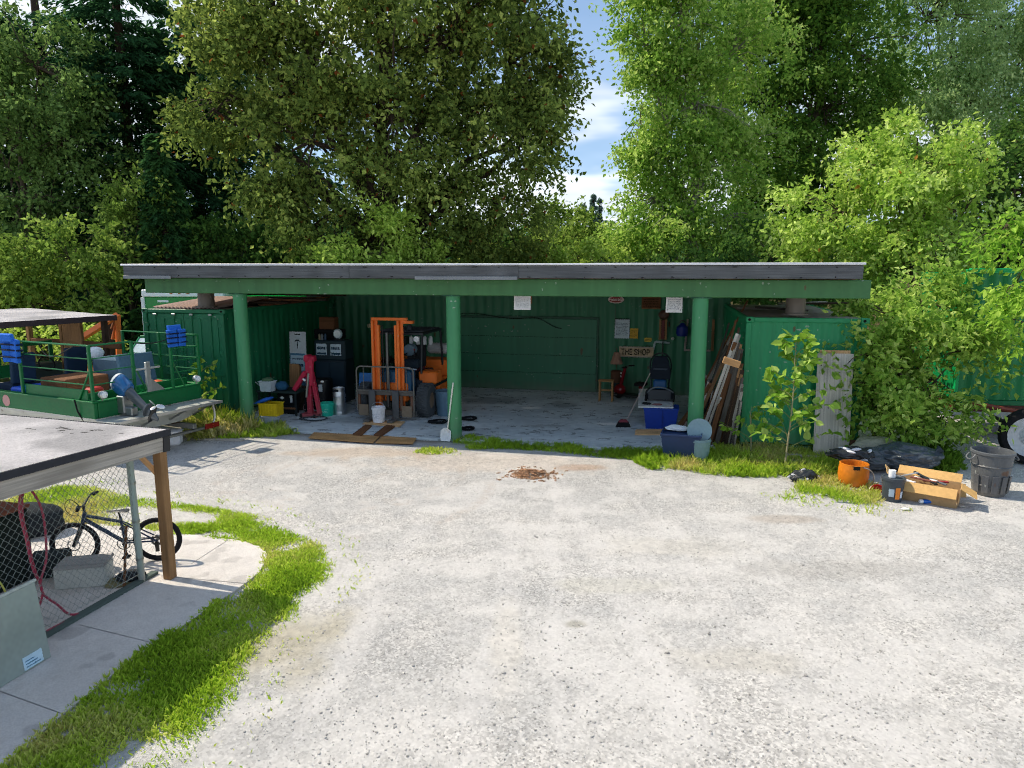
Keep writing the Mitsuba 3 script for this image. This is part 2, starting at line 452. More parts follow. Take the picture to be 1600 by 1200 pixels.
back = corrugated(-6.9, 6.7, 7.0, -1, .30, .045)
part(shed, 'back_wall', prism(back + [(6.7, 7.2), (-6.9, 7.2)], 3.62, .056), 'worn:#3a7858')
part(shed, 'corner_board', bx(-7.3, -6.75, 6.5, 6.98, .056, 3.9, .01), 'worn:#2a5c44')
part(shed, 'wall_plate', bx(-6.9, 6.7, 6.9, 7.2, 3.68, 3.925, .01), 'wood:8')
doorp = part(shed, 'door_panel', bx(-1.95, 2.62, 6.91, 6.952, .06, 2.42, .008), 'worn:#367558', label='big flat dark green door panel in the back wall')
for z in (.64, 1.23, 1.82):
    part(doorp, 'seam', bx(-1.93, 2.6, 6.902, 6.909, z, z + .012, .002), 'matte:#16382a')
part(doorp, 'frame', cat(bx(-2.02, -1.955, 6.89, 6.952, .06, 2.5), bx(2.625, 2.69, 6.89, 6.952, .06, 2.5), bx(-1.952, 2.622, 6.89, 6.952, 2.424, 2.5)), 'worn:#24523d')
part(shed, 'wire', tube(spline([(-2, 6.86, 2.52), (-.6, 6.86, 2.46), (.2, 6.86, 2.42), (.7, 6.86, 2.44), (1.1, 6.86, 2.25), (1.5, 6.86, 2.12)], 30), .012, 6), 'matte:#151515')
for u, v in ((-7.1, 0.9), (7.55, 0.95)):
    part(shed, 'stub_pipe', lathe([(.27, 3.0), (.27, 3.03), (.21, 3.035), (.205, 3.24), (.21, 3.25), (.21, 3.28), (.205, 3.29), (.205, 3.67), (.26, 3.675), (.26, 3.70)], 24, (u, v, .02)), 'worn:#6e6660', label='rusty pipe stub between a container roof and the shed roof')


# ------------------------------------------------------------------ shipping containers
def container(label, u0, v0, L=6.06, Wd=2.44, z0=.06, z1=2.98, paint='worn:#20704c', ends='corrugated', group=None, T=None):
    c = thing('shipping_container', label, 'shipping container', at(O) if T is None else T, group)
    u1, v1 = u0 + Wd, v0 + L
    p, q = .12, .035
    if ends == 'doors':
        front = [(u0 + p, v0 + .12), (u1 - p, v0 + .12)]
    else:
        front = corrugated(u0 + p, u1 - p, v0 + q, 1, .25, .036)
    side = corrugated(v0 + p, v1 - p, 0, -1)
    right = [(u1 - q + d, v) for v, d in side]
    left = [(u0 + q - d, v) for v, d in side][::-1]
    part(c, 'body', prism(front + right + [(u1 - p, v1 - q), (u0 + p, v1 - q)] + left, z1 - z0 - .24, z0 + .14), paint)
    part(c, 'roof', bx(u0 + .05, u1 - .05, v0 + .08, v1 - .05, z1 - .10, z1 - .02, .01), 'worn:#8a8580')
    for u in (u0, u1 - p):
        for v in (v0, v1 - p):
            part(c, 'corner_post', bx(u, u + p, v, v + p, z0 + .12, z1 - .12, .012), paint)
            for z in (z0, z1 - .118):
                k = part(c, 'corner_casting', bx(u - .004, u + p + .05, v - .006, v + p + .05, z, z + .118, .012), paint)
                if v == v0: part(k, 'slot', cyl((u + .065, v - .012, z + .06), (u + .065, v + .002, z + .06), .03, 12), 'matte:#0c120e')
    for z in (z0 + .01, z1 - .11):
        part(c, 'end_rail', bx(u0 + p + .052, u1 - p - .002, v0 + .006, v0 + .10, z, z + .1, .012), paint)
        for u in (u0 + .004, u1 - .074):
            part(c, 'side_rail', bx(u, u + .07, v0 + p + .052, v1 - p - .052, z, z + .1, .012), paint)
    if ends == 'doors':
        mid = (u0 + u1) / 2
        for a, b in ((u0 + p + .01, mid - .006), (mid + .006, u1 - p - .01)):
            d = part(c, 'door', bx(a, b, v0 + .045, v0 + .10, z0 + .13, z1 - .13, .008), paint)
            w = (b - a - .2) / 2
            for i in range(2):
                for j, (za, zb) in enumerate(((.30, 1.25), (1.36, 1.56), (1.67, 2.66))):
                    x0 = a + .07 + i * (w + .06)
                    part(d, 'panel', bx(x0, x0 + w, v0 + .022, v0 + .044, z0 + za, z0 + zb, .014), paint)
            for i in (0.24, 0.76):
                x = a + (b - a) * i
                rod = part(c, 'lock_rod', cyl((x, v0 + .004, z0 + .10), (x, v0 + .004, z1 - .10), .017, 8), paint)
                for z in (z1 - .17, z0 + .10):
                    part(rod, 'keeper', bx(x - .05, x + .05, v0 - .02, v0 + .018, z, z + .05), 'metal:#9aa09c')
                part(rod, 'handle', bx(x - .02, x + .34, v0 - .026, v0 - .012, z0 + 1.18, z0 + 1.22), paint)
        for u in (u0 + p, u1 - p):
            for z in (.35, 1.05, 1.75, 2.45):
                part(c, 'hinge', bx(u - .05, u + .05, v0 - .012, v0 + .02, z0 + z, z0 + z + .09), paint)
    return c


container('dark green shipping container with closed double doors beside the boat', -8.85, .6, ends='doors', paint='worn:#1d6b48')
container('green shipping container whose ribbed end wall faces the yard behind the leaning board', 6.5, .6, paint='worn:#28885a', z0=.03)
# dark planks stored across the left container's inner edge, under the shed roof
r = np.random.default_rng(17)
for i in range(6):
    a_ = (-7.5 - .3 * r.random(), -5.75 + .45 * r.random()); y_ = 2.6 + .62 * i
    solo('overhead_plank', bx(a_[0], a_[1], y_ - .13, y_ + .13, 3.045 + .05 * (i % 3), 3.09 + .05 * (i % 3)), 'wood:%d' % (8, 2, 8, 4, 2, 8)[i], ('front', 'second', 'third', 'fourth', 'fifth', 'rearmost')[i] + ' of the dark planks jutting into the shed from the left container roof', 'plank', at(O, -TH + 0 * i), 'planks jutting out over the sign board')
# lumber and rusty sheets lying on the left container's roof
r = np.random.default_rng(11)
for i in range(7):
    solo('roof_plank', bx(-.12 - r.random() * .1, .12 + r.random() * .1, 0, 3.0 + r.random() * 1.6, 0, .05), 'wood:%d' % (2, 8, 3, 2, 8, 4, 2)[i], 'old brown plank lying in the heap on the roof of the container with doors', 'plank',
         at(S(-8.3 + i * .31, 1.8 + r.random() * .8, 2.98 + .055 * (i % 2)), -TH + r.normal() * .05), 'planks on the left container roof')
solo('rusty_sheet', X(prism(corrugated(0, 1.9, 0, 1, .12, .03) + corrugated(0, 1.9, .02, 1, .12, .03)[::-1], 2.6), tf(rx=math.radians(-86))), 'worn:#a8928a', 'bleached corrugated sheet on the roof of the container with doors', 'metal sheet', at(S(-8.75, .9, 3.02)))
for i in range(5):
    solo('roof_plank', bx(-.08, .08, -.7, .7 + .3 * r.random(), 0, .045), 'wood:%d' % (0, 4, 2, 0, 8)[i], 'grey plank lying on the roof of the ribbed green container by the bush', 'plank',
         tf(S(7.3 + i * .26, 2.0 + r.random() * 2.2, 2.985 + .05 * i), -TH + 1.0 - i * .5 + r.normal() * .2), 'planks on the right container roof')
# ------------------------------------------------------------------ foliage
def leaf_mesh(base, axis, nrm, L, Wr, fold=0.12, detail=False):
    """many leaves as one mesh: a folded rhombus each (2 triangles), or a broader 4-triangle blade"""
    n = len(base)
    axis = axis / np.linalg.norm(axis, axis=1, keepdims=True)
    side = np.cross(axis, nrm); side /= np.linalg.norm(side, axis=1, keepdims=True) + 1e-9
    up = np.cross(side, axis)
    L = np.broadcast_to(L, (n,))[:, None]; w = L * Wr / 2
    tip = base + axis * L
    if detail:
        a, b = base + axis * L * .22, base + axis * L * .62
        v = np.stack([base, a + side * w * .9 + up * L * fold, b + side * w * .85 + up * L * fold * .8, tip - up * L * .08, b - side * w * .85 + up * L * fold * .8, a - side * w * .9 + up * L * fold], 1)
        f = np.array([(0, 1, 3), (1, 2, 3), (0, 3, 5), (5, 3, 4)]); k = 6
    else:
        m = base + axis * L * .42
        v = np.stack([base, m + side * w + up * L * fold, tip, m - side * w + up * L * fold], 1)
        f = np.array([(0, 1, 2), (0, 2, 3)]); k = 4
    return v.reshape(-1, 3), (f[None] + (np.arange(n) * k)[:, None, None]).reshape(-1, 3), k


def unit(r, n):
    v = r.normal(size=(n, 3)); return v / np.linalg.norm(v, axis=1, keepdims=True)


def sprays(r, centers, outward, per, length, jitter, L, Wr, cols, droop=0.35, detail=False, upbias=0.7, hue=None):
    """leafy twigs: each has its own bearing, leaf size and tint. Returns (mesh, colours)."""
    m = len(centers)
    d = outward + unit(r, m) * .8; d[:, 2] -= droop * r.random(m); d /= np.linalg.norm(d, axis=1, keepdims=True)
    n = m * per; k = np.repeat(np.arange(m), per)
    t = r.random(n) ** .8
    ln = (length * (.6 + .8 * r.random(m)))[k]
    p = centers[k] + d[k] * (t * ln)[:, None] + r.normal(size=(n, 3)) * (jitter * (.5 + .5 * t))[:, None]
    p[:, 2] -= .25 * ln * t * t
    ax = d[k] * .6 + unit(r, n); ax[:, 2] -= droop
    nr = unit(r, n) * .9; nr[:, 2] += upbias
    v, f, q = leaf_mesh(p, ax, nr, L * (.65 + .7 * r.random(n)), Wr, detail=detail)
    cols = np.array([rgb(c) for c in cols])
    tint = r.random(m)[k] * .6 + r.random(n) * .4
    i = np.clip(tint * (len(cols) - 1), 0, len(cols) - 1.001); j = i.astype(int)
    c = cols[j] * (1 - (i - j))[:, None] + cols[j + 1] * (i - j)[:, None]
    c = c * (.8 + .4 * r.random(n))[:, None] * 1.3
    if hue is not None:
        h = r.random(n) < hue[0]; c[h] = rgb(hue[1])
    return trimesh.Trimesh(v, f, process=False), np.repeat(c, q, 0)


def crown_points(r, lobes, dens):
    cs, out = [], []
    for x, y, Y, rx, ry in lobes:
        c = dd(x, y, Y); s = scale_at(c)
        R = np.array([rx / s, min(rx, ry) * .85 / s, ry / s])
        n = max(6, int((2.4 if Y > 23 else 1.35) * dens * 3.1 * R[0] * R[2]))
        # boughs first, then the leafy sprays of each bough: gaps open between them
        k = max(4, n // 15)
        u = unit(r, k)
        rad = r.random(k) ** .33
        bump = 1 + .5 * (meshkit.fbm(u * 2.3 + x * .1, 3, int(x) % 50) - .5) * 2
        b = c + u * R * (rad * bump)[:, None]
        w = r.random(k) ** 1.3 + .15; i = r.choice(k, n, p=w / w.sum())
        cr = (.16 + .10 * r.random(k)) * (R.prod() ** (1 / 3)) + .10
        e = r.normal(size=(n, 3)) * np.array([1, 1, .55])
        cs.append(b[i] + e * cr[i][:, None] * .8); out.append(u[i] * np.array([1, 1, .6]) + e * .35)
    return np.vstack(cs), np.vstack(out)


def limb(p0, p1, r0, r1, r, n=7, sag=.08):
    p0, p1 = np.array(p0, float), np.array(p1, float); L = np.linalg.norm(p1 - p0)
    t = np.linspace(0, 1, n)[:, None]
    w = r.normal(size=(n, 3)) * .02 * L; w[0] = w[-1] = 0
    p = p0 + (p1 - p0) * t + w; p[:, 2] += sag * L * np.sin(np.pi * t[:, 0])
    return tube(p, np.linspace(r0, r1, n), 7)


def tree(name, label, category, seed, lobes, base, r0, leaf, cols, dens=7.0, per=16, twig=.8, bark='matte:#4a4136', group=None, hue=None, droop=.35, Wr=.62, upbias=.7, detail=False, top=None, bare=0.5):
    r = np.random.default_rng(seed)
    c, o = crown_points(r, lobes, dens)
    c[:, 2] = np.maximum(c[:, 2], .25)
    t = thing(name, label, category, None, group)
    m, col = sprays(r, c, o, per, twig, .11 * twig + leaf * .5, leaf, Wr, cols, droop, detail, upbias, hue)
    base = np.array(base, float)
    hi = np.array([dd(l[0], l[1], l[2]) for l in lobes]); w = np.array([l[3] * l[4] for l in lobes], float)
    mid = (hi * w[:, None]).sum(0) / w.sum()
    tp = np.array([base[0] * .6 + mid[0] * .4, base[1] * .6 + mid[1] * .4, hi[:, 2].max() if top is None else top])
    q = np.linspace(0, 1, 9)[:, None]; path = base + (tp - base) * q
    wob = r.normal(size=(9, 3)) * .02 * (tp[2] - base[2]); wob[0] = 0; wob[:, 2] = 0
    path = path + wob * q
    part(t, 'trunk', tube(path, np.linspace(r0, r0 * .18, 9), 9), bark)
    br = []
    for h in hi:
        z = np.clip(.25 * base[2] + .45 * h[2], base[2] + .3, tp[2]); s = (z - base[2]) / (tp[2] - base[2])
        p = base + (tp - base) * s
        br.append(limb(p, h, r0 * .45 * (1 - .6 * s), r0 * .1, r))
    for i in r.choice(len(c), min(len(c), int(bare * len(c) ** .75) + 4), replace=False):
        j = np.argmin(np.linalg.norm(hi - c[i], axis=1)); a = hi[j] + (base + (tp - base) * .8 - hi[j]) * .15
        br.append(limb(a, c[i] + o[i] * twig * .5, r0 * .13 + .006, .006, r, 5))
    part(t, 'branch', cat(br), bark, kind='stuff')
    part(t, 'crown', m, 'leaf', kind='stuff', color=col)
    return t


def conifer(label, seed, x, Y, top_y, r_px, cols, group=None, bottom=.6, base=None):
    r = np.random.default_rng(seed)
    b = dd(x, 420, Y); b[2] = 0
    topz = dd(x, top_y, Y)[2]; R = r_px / scale_at(dd(x, 400, Y))
    t = thing('conifer_tree', label, 'tree', None, group)
    part(t, 'trunk', tube([b, b + [0.1, 0, topz * .5], b + [0, 0, topz]], [.34, .2, .03], 9), 'matte:#3a2f27')
    nb = int(min(topz, 17) * (26 if R > 1.2 else 8)); z = bottom + (min(topz, 17) - bottom) * r.random(nb) ** 1.05
    rr = R * (1.05 - z / topz) ** .7 * (.65 + .5 * r.random(nb)); a = r.random(nb) * 2 * np.pi
    P, A, N = [], [], []
    out = np.stack([np.cos(a), np.sin(a), 0 * a], 1)
    per = 74
    s = .12 + .88 * r.random((nb, per)) ** .7
    p = b + out[:, None] * (rr[:, None] * s)[..., None]
    p[..., 2] = z[:, None] - .34 * rr[:, None] * s ** 1.6 + .12 * rr[:, None] * s ** 4
    sd = np.stack([-np.sin(a), np.cos(a), 0 * a], 1)
    p += sd[:, None] * (r.normal(size=(nb, per)) * .22 * (1.15 - s) * np.minimum(rr, 2)[:, None])[..., None]
    p[..., 2] -= np.abs(r.normal(size=(nb, per))) * .16
    n = nb * per
    ax = (out[:, None] * .8 + sd[:, None] * r.normal(size=(nb, per, 1)) * .7 + r.normal(size=(nb, per, 3)) * .25).reshape(-1, 3); ax[:, 2] -= .55
    nr = unit(r, n) * .5; nr[:, 2] += .8
    v, f, q = leaf_mesh(p.reshape(-1, 3), ax, nr, .34 * (.6 + .7 * r.random(n)), .42, .05)
    c = np.array([rgb(k) for k in cols]); i = r.random(nb)[:, None] * .7 + r.random((nb, per)) * .3
    c = (c[0] * (1 - i.reshape(-1, 1)) + c[1] * i.reshape(-1, 1)) * (.75 + .5 * r.random(n))[:, None]
    part(t, 'crown', trimesh.Trimesh(v, f, process=False), 'leaf', kind='stuff', color=np.repeat(c, q, 0))
    return t


def foot(x, Y):
    p = dd(x, 500, Y); p[2] = 0; return p


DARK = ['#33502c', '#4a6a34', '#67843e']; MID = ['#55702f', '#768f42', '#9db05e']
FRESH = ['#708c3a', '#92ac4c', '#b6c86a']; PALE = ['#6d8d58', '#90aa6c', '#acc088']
# left: dark conifers, shrubs in the light in front of them
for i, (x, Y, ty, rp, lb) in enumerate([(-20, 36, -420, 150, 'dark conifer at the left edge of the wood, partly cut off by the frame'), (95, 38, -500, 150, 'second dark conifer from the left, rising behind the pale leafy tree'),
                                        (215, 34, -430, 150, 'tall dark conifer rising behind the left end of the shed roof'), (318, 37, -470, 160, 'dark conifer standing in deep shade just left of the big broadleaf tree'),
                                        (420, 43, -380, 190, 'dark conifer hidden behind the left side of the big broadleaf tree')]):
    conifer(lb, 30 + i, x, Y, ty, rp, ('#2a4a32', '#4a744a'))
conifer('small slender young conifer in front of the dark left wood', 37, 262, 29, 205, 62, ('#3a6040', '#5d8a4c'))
tree('leafy_tree', 'loose pale leafy tree at the far left with sky showing through', 'tree', 41, [(60, 90, 31, 80, 110), (20, 210, 31, 70, 80), (105, 230, 31, 75, 80), (60, 330, 30, 90, 60), (-50, 120, 31, 80, 120)], foot(55, 31), .2, .2, ['#40582e', '#5f7a40', '#86a062'], 7, 15)
tree('shrub', 'broad sunlit shrub behind the boat canopy at the left', 'shrub', 42, [(35, 420, 26, 90, 50), (120, 400, 26, 80, 45), (-40, 440, 26, 70, 60), (60, 480, 26, 100, 40)], foot(50, 26), .1, .19, MID, 11, 16, .6)
tree('shrub', 'bushy shrub rising above the left end of the shed roof', 'shrub', 43, [(215, 340, 29, 55, 45), (190, 390, 29, 60, 40), (250, 395, 29, 40, 26), (225, 300, 29, 30, 30)], foot(205, 29), .1, .18, MID, 11, 16, .6)
tree('shrub', 'low yellow green brush lit by the sun behind the boat cabin', 'shrub', 44, [(70, 530, 22.5, 60, 28), (125, 540, 22.5, 50, 26), (10, 540, 22.5, 55, 30), (165, 560, 22, 30, 20)], foot(90, 22.5), .05, .16, ['#6d8a30', '#94ac48', '#c0cc78'], 15, 14, .45)
# the big broadleaf tree in the middle
tree('broadleaf_tree', 'huge dark olive broadleaf tree with a thick trunk behind the middle of the shed', 'tree', 50,
     [(600, -60, 28, 210, 160), (470, 120, 27, 110, 90), (340, 165, 27, 55, 45), (720, 60, 28, 150, 130), (620, 200, 27, 120, 100), (470, 250, 26.5, 80, 70), (430, 330, 26.5, 60, 50), (760, 250, 28, 110, 110), (830, 110, 28, 45, 80), (520, 370, 27, 70, 40), (690, 340, 28, 100, 60), (800, 350, 29, 50, 60), (835, 215, 28, 30, 35), (400, 40, 27, 90, 80), (862, 175, 28, 22, 28), (410, 90, 27, 60, 45), (330, 170, 26.6, 40, 30)],
     foot(606, 27.5), .5, .21, ['#3a4a2a', '#586a35', '#80924a', '#aab462'], 8.5, 19, .85, hue=(.012, '#8a5230'), bark='matte:#3b3129')
tree('small_tree', 'small sunlit leafy tree in front of the big dark trunk just above the shed roof', 'tree', 51, [(580, 395, 25, 50, 28), (550, 400, 25, 35, 20), (625, 370, 25.5, 40, 35), (600, 345, 25.5, 25, 20), (660, 400, 26, 45, 22)], foot(590, 25.5), .1, .18, FRESH, 14, 16, .55)
# the gap with low bushes, far conifers
tree('bush', 'green bush closing the gap left of the light green trees', 'bush', 52, [(890, 365, 38, 40, 35), (915, 380, 37, 50, 40), (870, 400, 36, 50, 30), (945, 375, 39, 24, 22), (850, 350, 39, 30, 40)], foot(900, 37), .12, .22, MID, 9, 16, .7)
tree('bush', 'low yellow green bush peeping over the shed roof in the gap between the trees', 'bush', 53, [(900, 402, 30, 45, 18), (865, 395, 30, 35, 20), (935, 395, 31, 25, 22)], foot(895, 30), .06, .17, FRESH, 14, 15, .5)
for x, Y, ty, rp in ((925, 70, 302, 10), (934, 74, 308, 9), (912, 72, 316, 10)):
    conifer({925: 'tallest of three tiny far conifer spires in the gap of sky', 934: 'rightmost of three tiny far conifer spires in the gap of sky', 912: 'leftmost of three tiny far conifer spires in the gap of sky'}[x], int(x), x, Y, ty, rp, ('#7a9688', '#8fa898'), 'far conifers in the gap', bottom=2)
# right of the gap: light green trees, darker ones behind
tree('poplar_tree', 'light green airy tree with slim pale trunks right of the gap of sky', 'tree', 54,
     [(1060, 40, 36, 95, 100), (1030, 150, 36, 50, 80), (1090, 180, 36, 90, 90), (1030, 260, 36, 50, 60), (1075, 290, 36, 100, 80), (1015, 350, 36, 45, 45), (1050, 385, 35, 110, 50), (1150, 90, 37, 80, 100), (1140, 270, 37, 60, 80), (985, 205, 36, 18, 14), (1000, 80, 36, 30, 40), (1040, -70, 36, 90, 80), (1150, 380, 36, 60, 50)],
     foot(1078, 36), .24, .22, ['#577c34', '#7a9e44', '#9eb85a', '#bccc80'], 6.6, 17, .85, bark='matte:#8a8678', bare=1.0)
tree('tall_tree', 'tall darker leafy tree behind the right half of the shed roof', 'tree', 55,
     [(1250, 60, 42, 90, 120), (1200, 180, 42, 70, 80), (1290, 190, 42, 80, 90), (1230, 290, 41, 70, 80), (1180, 340, 41, 60, 70), (1290, 320, 41, 60, 80), (1330, 80, 42, 80, 110), (1190, 30, 43, 70, 110), (1250, -90, 42, 120, 90), (1200, 400, 41, 70, 40)],
     foot(1255, 42), .3, .25, ['#3a5c2a', '#5a7c34', '#83a046'], 6.2, 17, .95)
tree('tall_tree', 'pale grey green tree at the top right with sky between its hanging sprays', 'tree', 56,
     [(1440, 30, 48, 90, 110), (1400, 160, 47, 60, 80), (1500, 140, 48, 70, 80), (1560, 60, 50, 60, 110), (1590, 180, 50, 45, 60), (1480, 260, 47, 70, 60), (1620, 60, 50, 50, 120), (1450, -90, 48, 110, 80)],
     foot(1450, 48), .28, .25, PALE, 5.2, 16, 1.0, droop=.7)
tree('tall_tree', 'dark leafy tree behind the bright bush at the right edge', 'tree', 57, [(1540, 250, 30, 60, 60), (1600, 300, 30, 70, 60), (1500, 330, 30, 60, 60), (1640, 220, 30, 60, 80), (1570, 380, 29, 80, 60)], foot(1560, 30), .2, .2, DARK, 8, 16, .7)
# the bright bush at the right, leaning over the roof and container
BR = ['#628434', '#88a644', '#aac060', '#c8d48c']
tree('alder_bush', 'big bright yellow green bush rising behind the right end of the shed roof', 'bush', 60,
     [(1400, 300, 20.5, 110, 90), (1300, 340, 21, 80, 65), (1460, 250, 20.5, 70, 50), (1250, 390, 21.5, 50, 35), (1350, 260, 21, 60, 50), (1450, 390, 20, 100, 70), (1370, 390, 20.5, 80, 50), (1420, 220, 21, 40, 30), (1530, 300, 20, 45, 40)],
     foot(1430, 20.5), .1, .155, BR, 24, 17, .5, Wr=.6, hue=(.004, '#b08040'))
tree('alder_bush', 'leafy green bush sprawling over the right end of the ribbed container above the rubbish heap', 'bush', 61,
     [(1440, 520, 15.2, 90, 60), (1400, 590, 15, 70, 50), (1460, 610, 15, 75, 60), (1390, 500, 15.6, 45, 40), (1480, 480, 15.6, 70, 45), (1360, 625, 15, 40, 35), (1352, 600, 14.6, 36, 34), (1375, 625, 14.4, 40, 50), (1395, 665, 14.3, 42, 32), (1345, 565, 14.6, 30, 36), (1338, 515, 14.8, 26, 30), (1335, 618, 14.4, 24, 36), (1362, 545, 14.8, 38, 34), (1350, 655, 14.5, 34, 24), (1430, 655, 14.8, 60, 32), (1500, 560, 15, 45, 50), (1375, 540, 15.4, 30, 28), (1420, 440, 16.5, 70, 40), (1475, 680, 14.8, 40, 26)],
     foot(1440, 15.2), .08, .15, ['#557a32', '#769840', '#9cb658', '#c0ce80'], 24, 17, .45, Wr=.58)
tree('alder_bush', 'leafy branches hanging in front of the green trailer at the right edge', 'bush', 62,
     [(1575, 450, 14.2, 40, 18), (1590, 520, 14, 50, 20), (1600, 390, 14.6, 50, 40), (1560, 340, 15.5, 60, 40), (1640, 460, 14, 50, 60)],
     foot(1660, 14.8), .07, .155, ['#5a8630', '#82a840', '#aac45c'], 20, 15, .45, Wr=.55)
# dark undergrowth along the foot of the wood
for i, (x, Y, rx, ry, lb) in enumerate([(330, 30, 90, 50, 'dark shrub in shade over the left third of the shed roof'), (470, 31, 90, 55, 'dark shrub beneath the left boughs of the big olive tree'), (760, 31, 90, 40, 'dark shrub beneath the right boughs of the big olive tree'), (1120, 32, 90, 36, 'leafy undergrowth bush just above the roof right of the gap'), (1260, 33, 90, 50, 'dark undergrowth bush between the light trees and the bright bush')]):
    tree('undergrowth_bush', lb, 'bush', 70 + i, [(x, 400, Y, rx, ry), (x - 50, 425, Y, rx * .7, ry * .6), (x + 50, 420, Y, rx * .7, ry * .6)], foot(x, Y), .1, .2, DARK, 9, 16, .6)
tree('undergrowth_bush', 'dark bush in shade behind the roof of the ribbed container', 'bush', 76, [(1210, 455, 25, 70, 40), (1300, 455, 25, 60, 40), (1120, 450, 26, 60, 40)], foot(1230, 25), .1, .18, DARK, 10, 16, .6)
# a far wood that reads as one mass behind all of it
r = np.random.default_rng(91)
ctr = []
for x in np.linspace(-420, 420, 620):
    Y = 95 + 25 * r.random(); h = 7.5 + 5 * meshkit.fbm(np.array([[x * .05, 2, 3]]), 3, 2)[0]
    for _ in range(9): ctr.append((x * .35 + r.normal() * 1.5, Y + r.normal() * 3, h * r.random() ** .6))
ctr = np.array(ctr)
m, col = sprays(r, ctr, unit(r, len(ctr)), 20, 2.4, .8, .9, .7, ['#2f4f38', '#47683f', '#5c7d4c'])
scene['distant_wood'] = mikit.ply(m, 'leaf', color=col); say('distant_wood', 'far wood closing the view behind the gap between the trees', 'wood', kind='stuff')


# ------------------------------------------------------------------ grass
def grass(label, poly, dens, h, cols, seed, z=.0, wide=.011, weeds=.12, edge=.18, rim=None):
    r = np.random.default_rng(seed)
    x0, y0, x1, y1 = poly.bounds; n = int(dens * (x1 - x0) * (y1 - y0))
    p = np.stack([x0 + (x1 - x0) * r.random(n), y0 + (y1 - y0) * r.random(n)], 1)
    ins = shapely.contains_xy(poly, p[:, 0], p[:, 1])
    p = p[ins]
    d = shapely.distance(shapely.points(p), poly.boundary if rim is None else rim) * (.45 + 1.1 * meshkit.fbm(np.c_[p * 1.7, np.full(len(p), 4.0)], 3, seed + 9))
    clump = meshkit.fbm(np.c_[p * 2.2, np.zeros(len(p))], 3, seed)
    keep = r.random(len(p)) < np.clip(d / edge, .06, 1) * np.clip((clump - .22) * 4, .05, 1)
    p, d, clump = p[keep], d[keep], clump[keep]; n = len(p)
    hh = h * (.4 + .9 * r.random(n)) * np.clip(.45 + d / (edge * 2), .45, 1) * (.5 + clump)
    base = np.c_[p, np.full(n, z)]
    a = r.random(n) * 2 * np.pi; lean = .25 + .9 * r.random(n)
    ax = np.stack([np.cos(a) * lean, np.sin(a) * lean, np.ones(n)], 1)
    nr = np.stack([-np.sin(a), np.cos(a), .3 * np.ones(n)], 1) + unit(r, n) * .5
    w = r.random(n) < weeds
    L = np.where(w, hh * .8, hh)
    v, f, q = leaf_mesh(base, ax, nr, L, np.where(w, .5, 2 * wide / np.maximum(h, .05))[:, None], .08)
    c = np.array([rgb(k) for k in cols]); i = np.clip(meshkit.fbm(np.c_[p * 1.1, np.ones(n)], 3, seed + 5) * 1.5 - .25 + .35 * (r.random(n) - .5), 0, .999) * (len(c) - 1)
    j = i.astype(int); cc = c[j] * (1 - (i - j))[:, None] + c[j + 1] * (i - j)[:, None]
    key = numbered('grass'); scene[key] = mikit.ply(trimesh.Trimesh(v, f, process=False), 'leaf', color=np.repeat(cc * (.75 + .5 * r.random((n, 1))), q, 0))
    say(key, label, 'grass', kind='stuff'); return key


def gp(pts):
    return sg.Polygon([tuple(g(*q)[:2]) for q in pts]).buffer(0)


LAWN = ['#84a636', '#a2c23e', '#b8cf50', '#ccd274', '#d8cc8a']
outer = [(30, 770), (90, 757), (150, 760), (200, 772), (265, 783), (343, 793), (427, 808), (450, 826), (512, 852), (525, 884), (522, 910), (476, 936), (470, 969), (425, 1001), (398, 1043), (380, 1090), (330, 1150), (260, 1230), (100, 1330), (-120, 1330)]
band = sg.Polygon([tuple(g(*q)[:2]) for q in outer] + [tuple(g(-300, 900)[:2])]).buffer(0).difference(sg.Polygon(walk.buffer(.03).convex_hull.exterior) if False else walk.buffer(.03).buffer(-.07))
strip = gp([(180, 798), (260, 800), (330, 806), (330, 816), (250, 816), (190, 812)])
band = band.difference(strip)
band = max(getattr(band, 'geoms', [band]), key=lambda q: q.area)
grass('bright green grass verge with weeds curving round the concrete walk', band, 4200, .085, LAWN, 101, edge=.30, rim=band.boundary.difference(walk.buffer(.16)), weeds=.26)
grass('thin trodden grass at the gravel edge of the verge', band.buffer(.55).difference(band).difference(walk.buffer(.1)), 170, .07, LAWN, 102, edge=.3)
DRY = ['#7c9a30', '#a4b844', '#ccc87a', '#dcd29c']
grass('tall seeding grass and weeds between the boat stern and the shed', gp([(290, 690), (285, 668), (300, 640), (352, 640), (380, 660), (405, 676), (380, 684), (330, 688)]), 1100, .42, DRY, 103, edge=.1, weeds=.25)
grass('low green weeds along the left front corner of the shed', gp([(330, 690), (372, 664), (440, 664), (470, 678), (430, 684), (390, 686)]), 900, .2, LAWN, 104, edge=.12, weeds=.4)
grass('grass strip growing along the front edge of the shed floor', gp([(704, 692), (730, 683), (800, 690), (880, 696), (960, 703), (1045, 700), (1060, 722), (1000, 722), (940, 716), (850, 706), (780, 703), (730, 704)]), 1500, .13, LAWN[:3], 105, edge=.1, weeds=.3)
grass('small tuft of weeds at the foot of the middle column', gp([(640, 708), (672, 699), (725, 702), (722, 712), (670, 713)]), 900, .1, LAWN, 106, edge=.12, weeds=.5)
grass('lush grass in front of the ribbed container and the timber', gp([(985, 722), (1040, 712), (1110, 708), (1120, 690), (1170, 690), (1265, 708), (1330, 722), (1330, 740), (1290, 752), (1245, 748), (1170, 748), (1110, 745), (1060, 738), (1010, 735)]), 1500, .2, LAWN, 107, edge=.14, weeds=.35)
grass('grass patch around the orange tub at the edge of the gravel', gp([(1225, 770), (1240, 752), (1300, 740), (1330, 745), (1375, 758), (1395, 780), (1390, 796), (1330, 790), (1280, 778)]), 1300, .13, LAWN, 108, edge=.2)
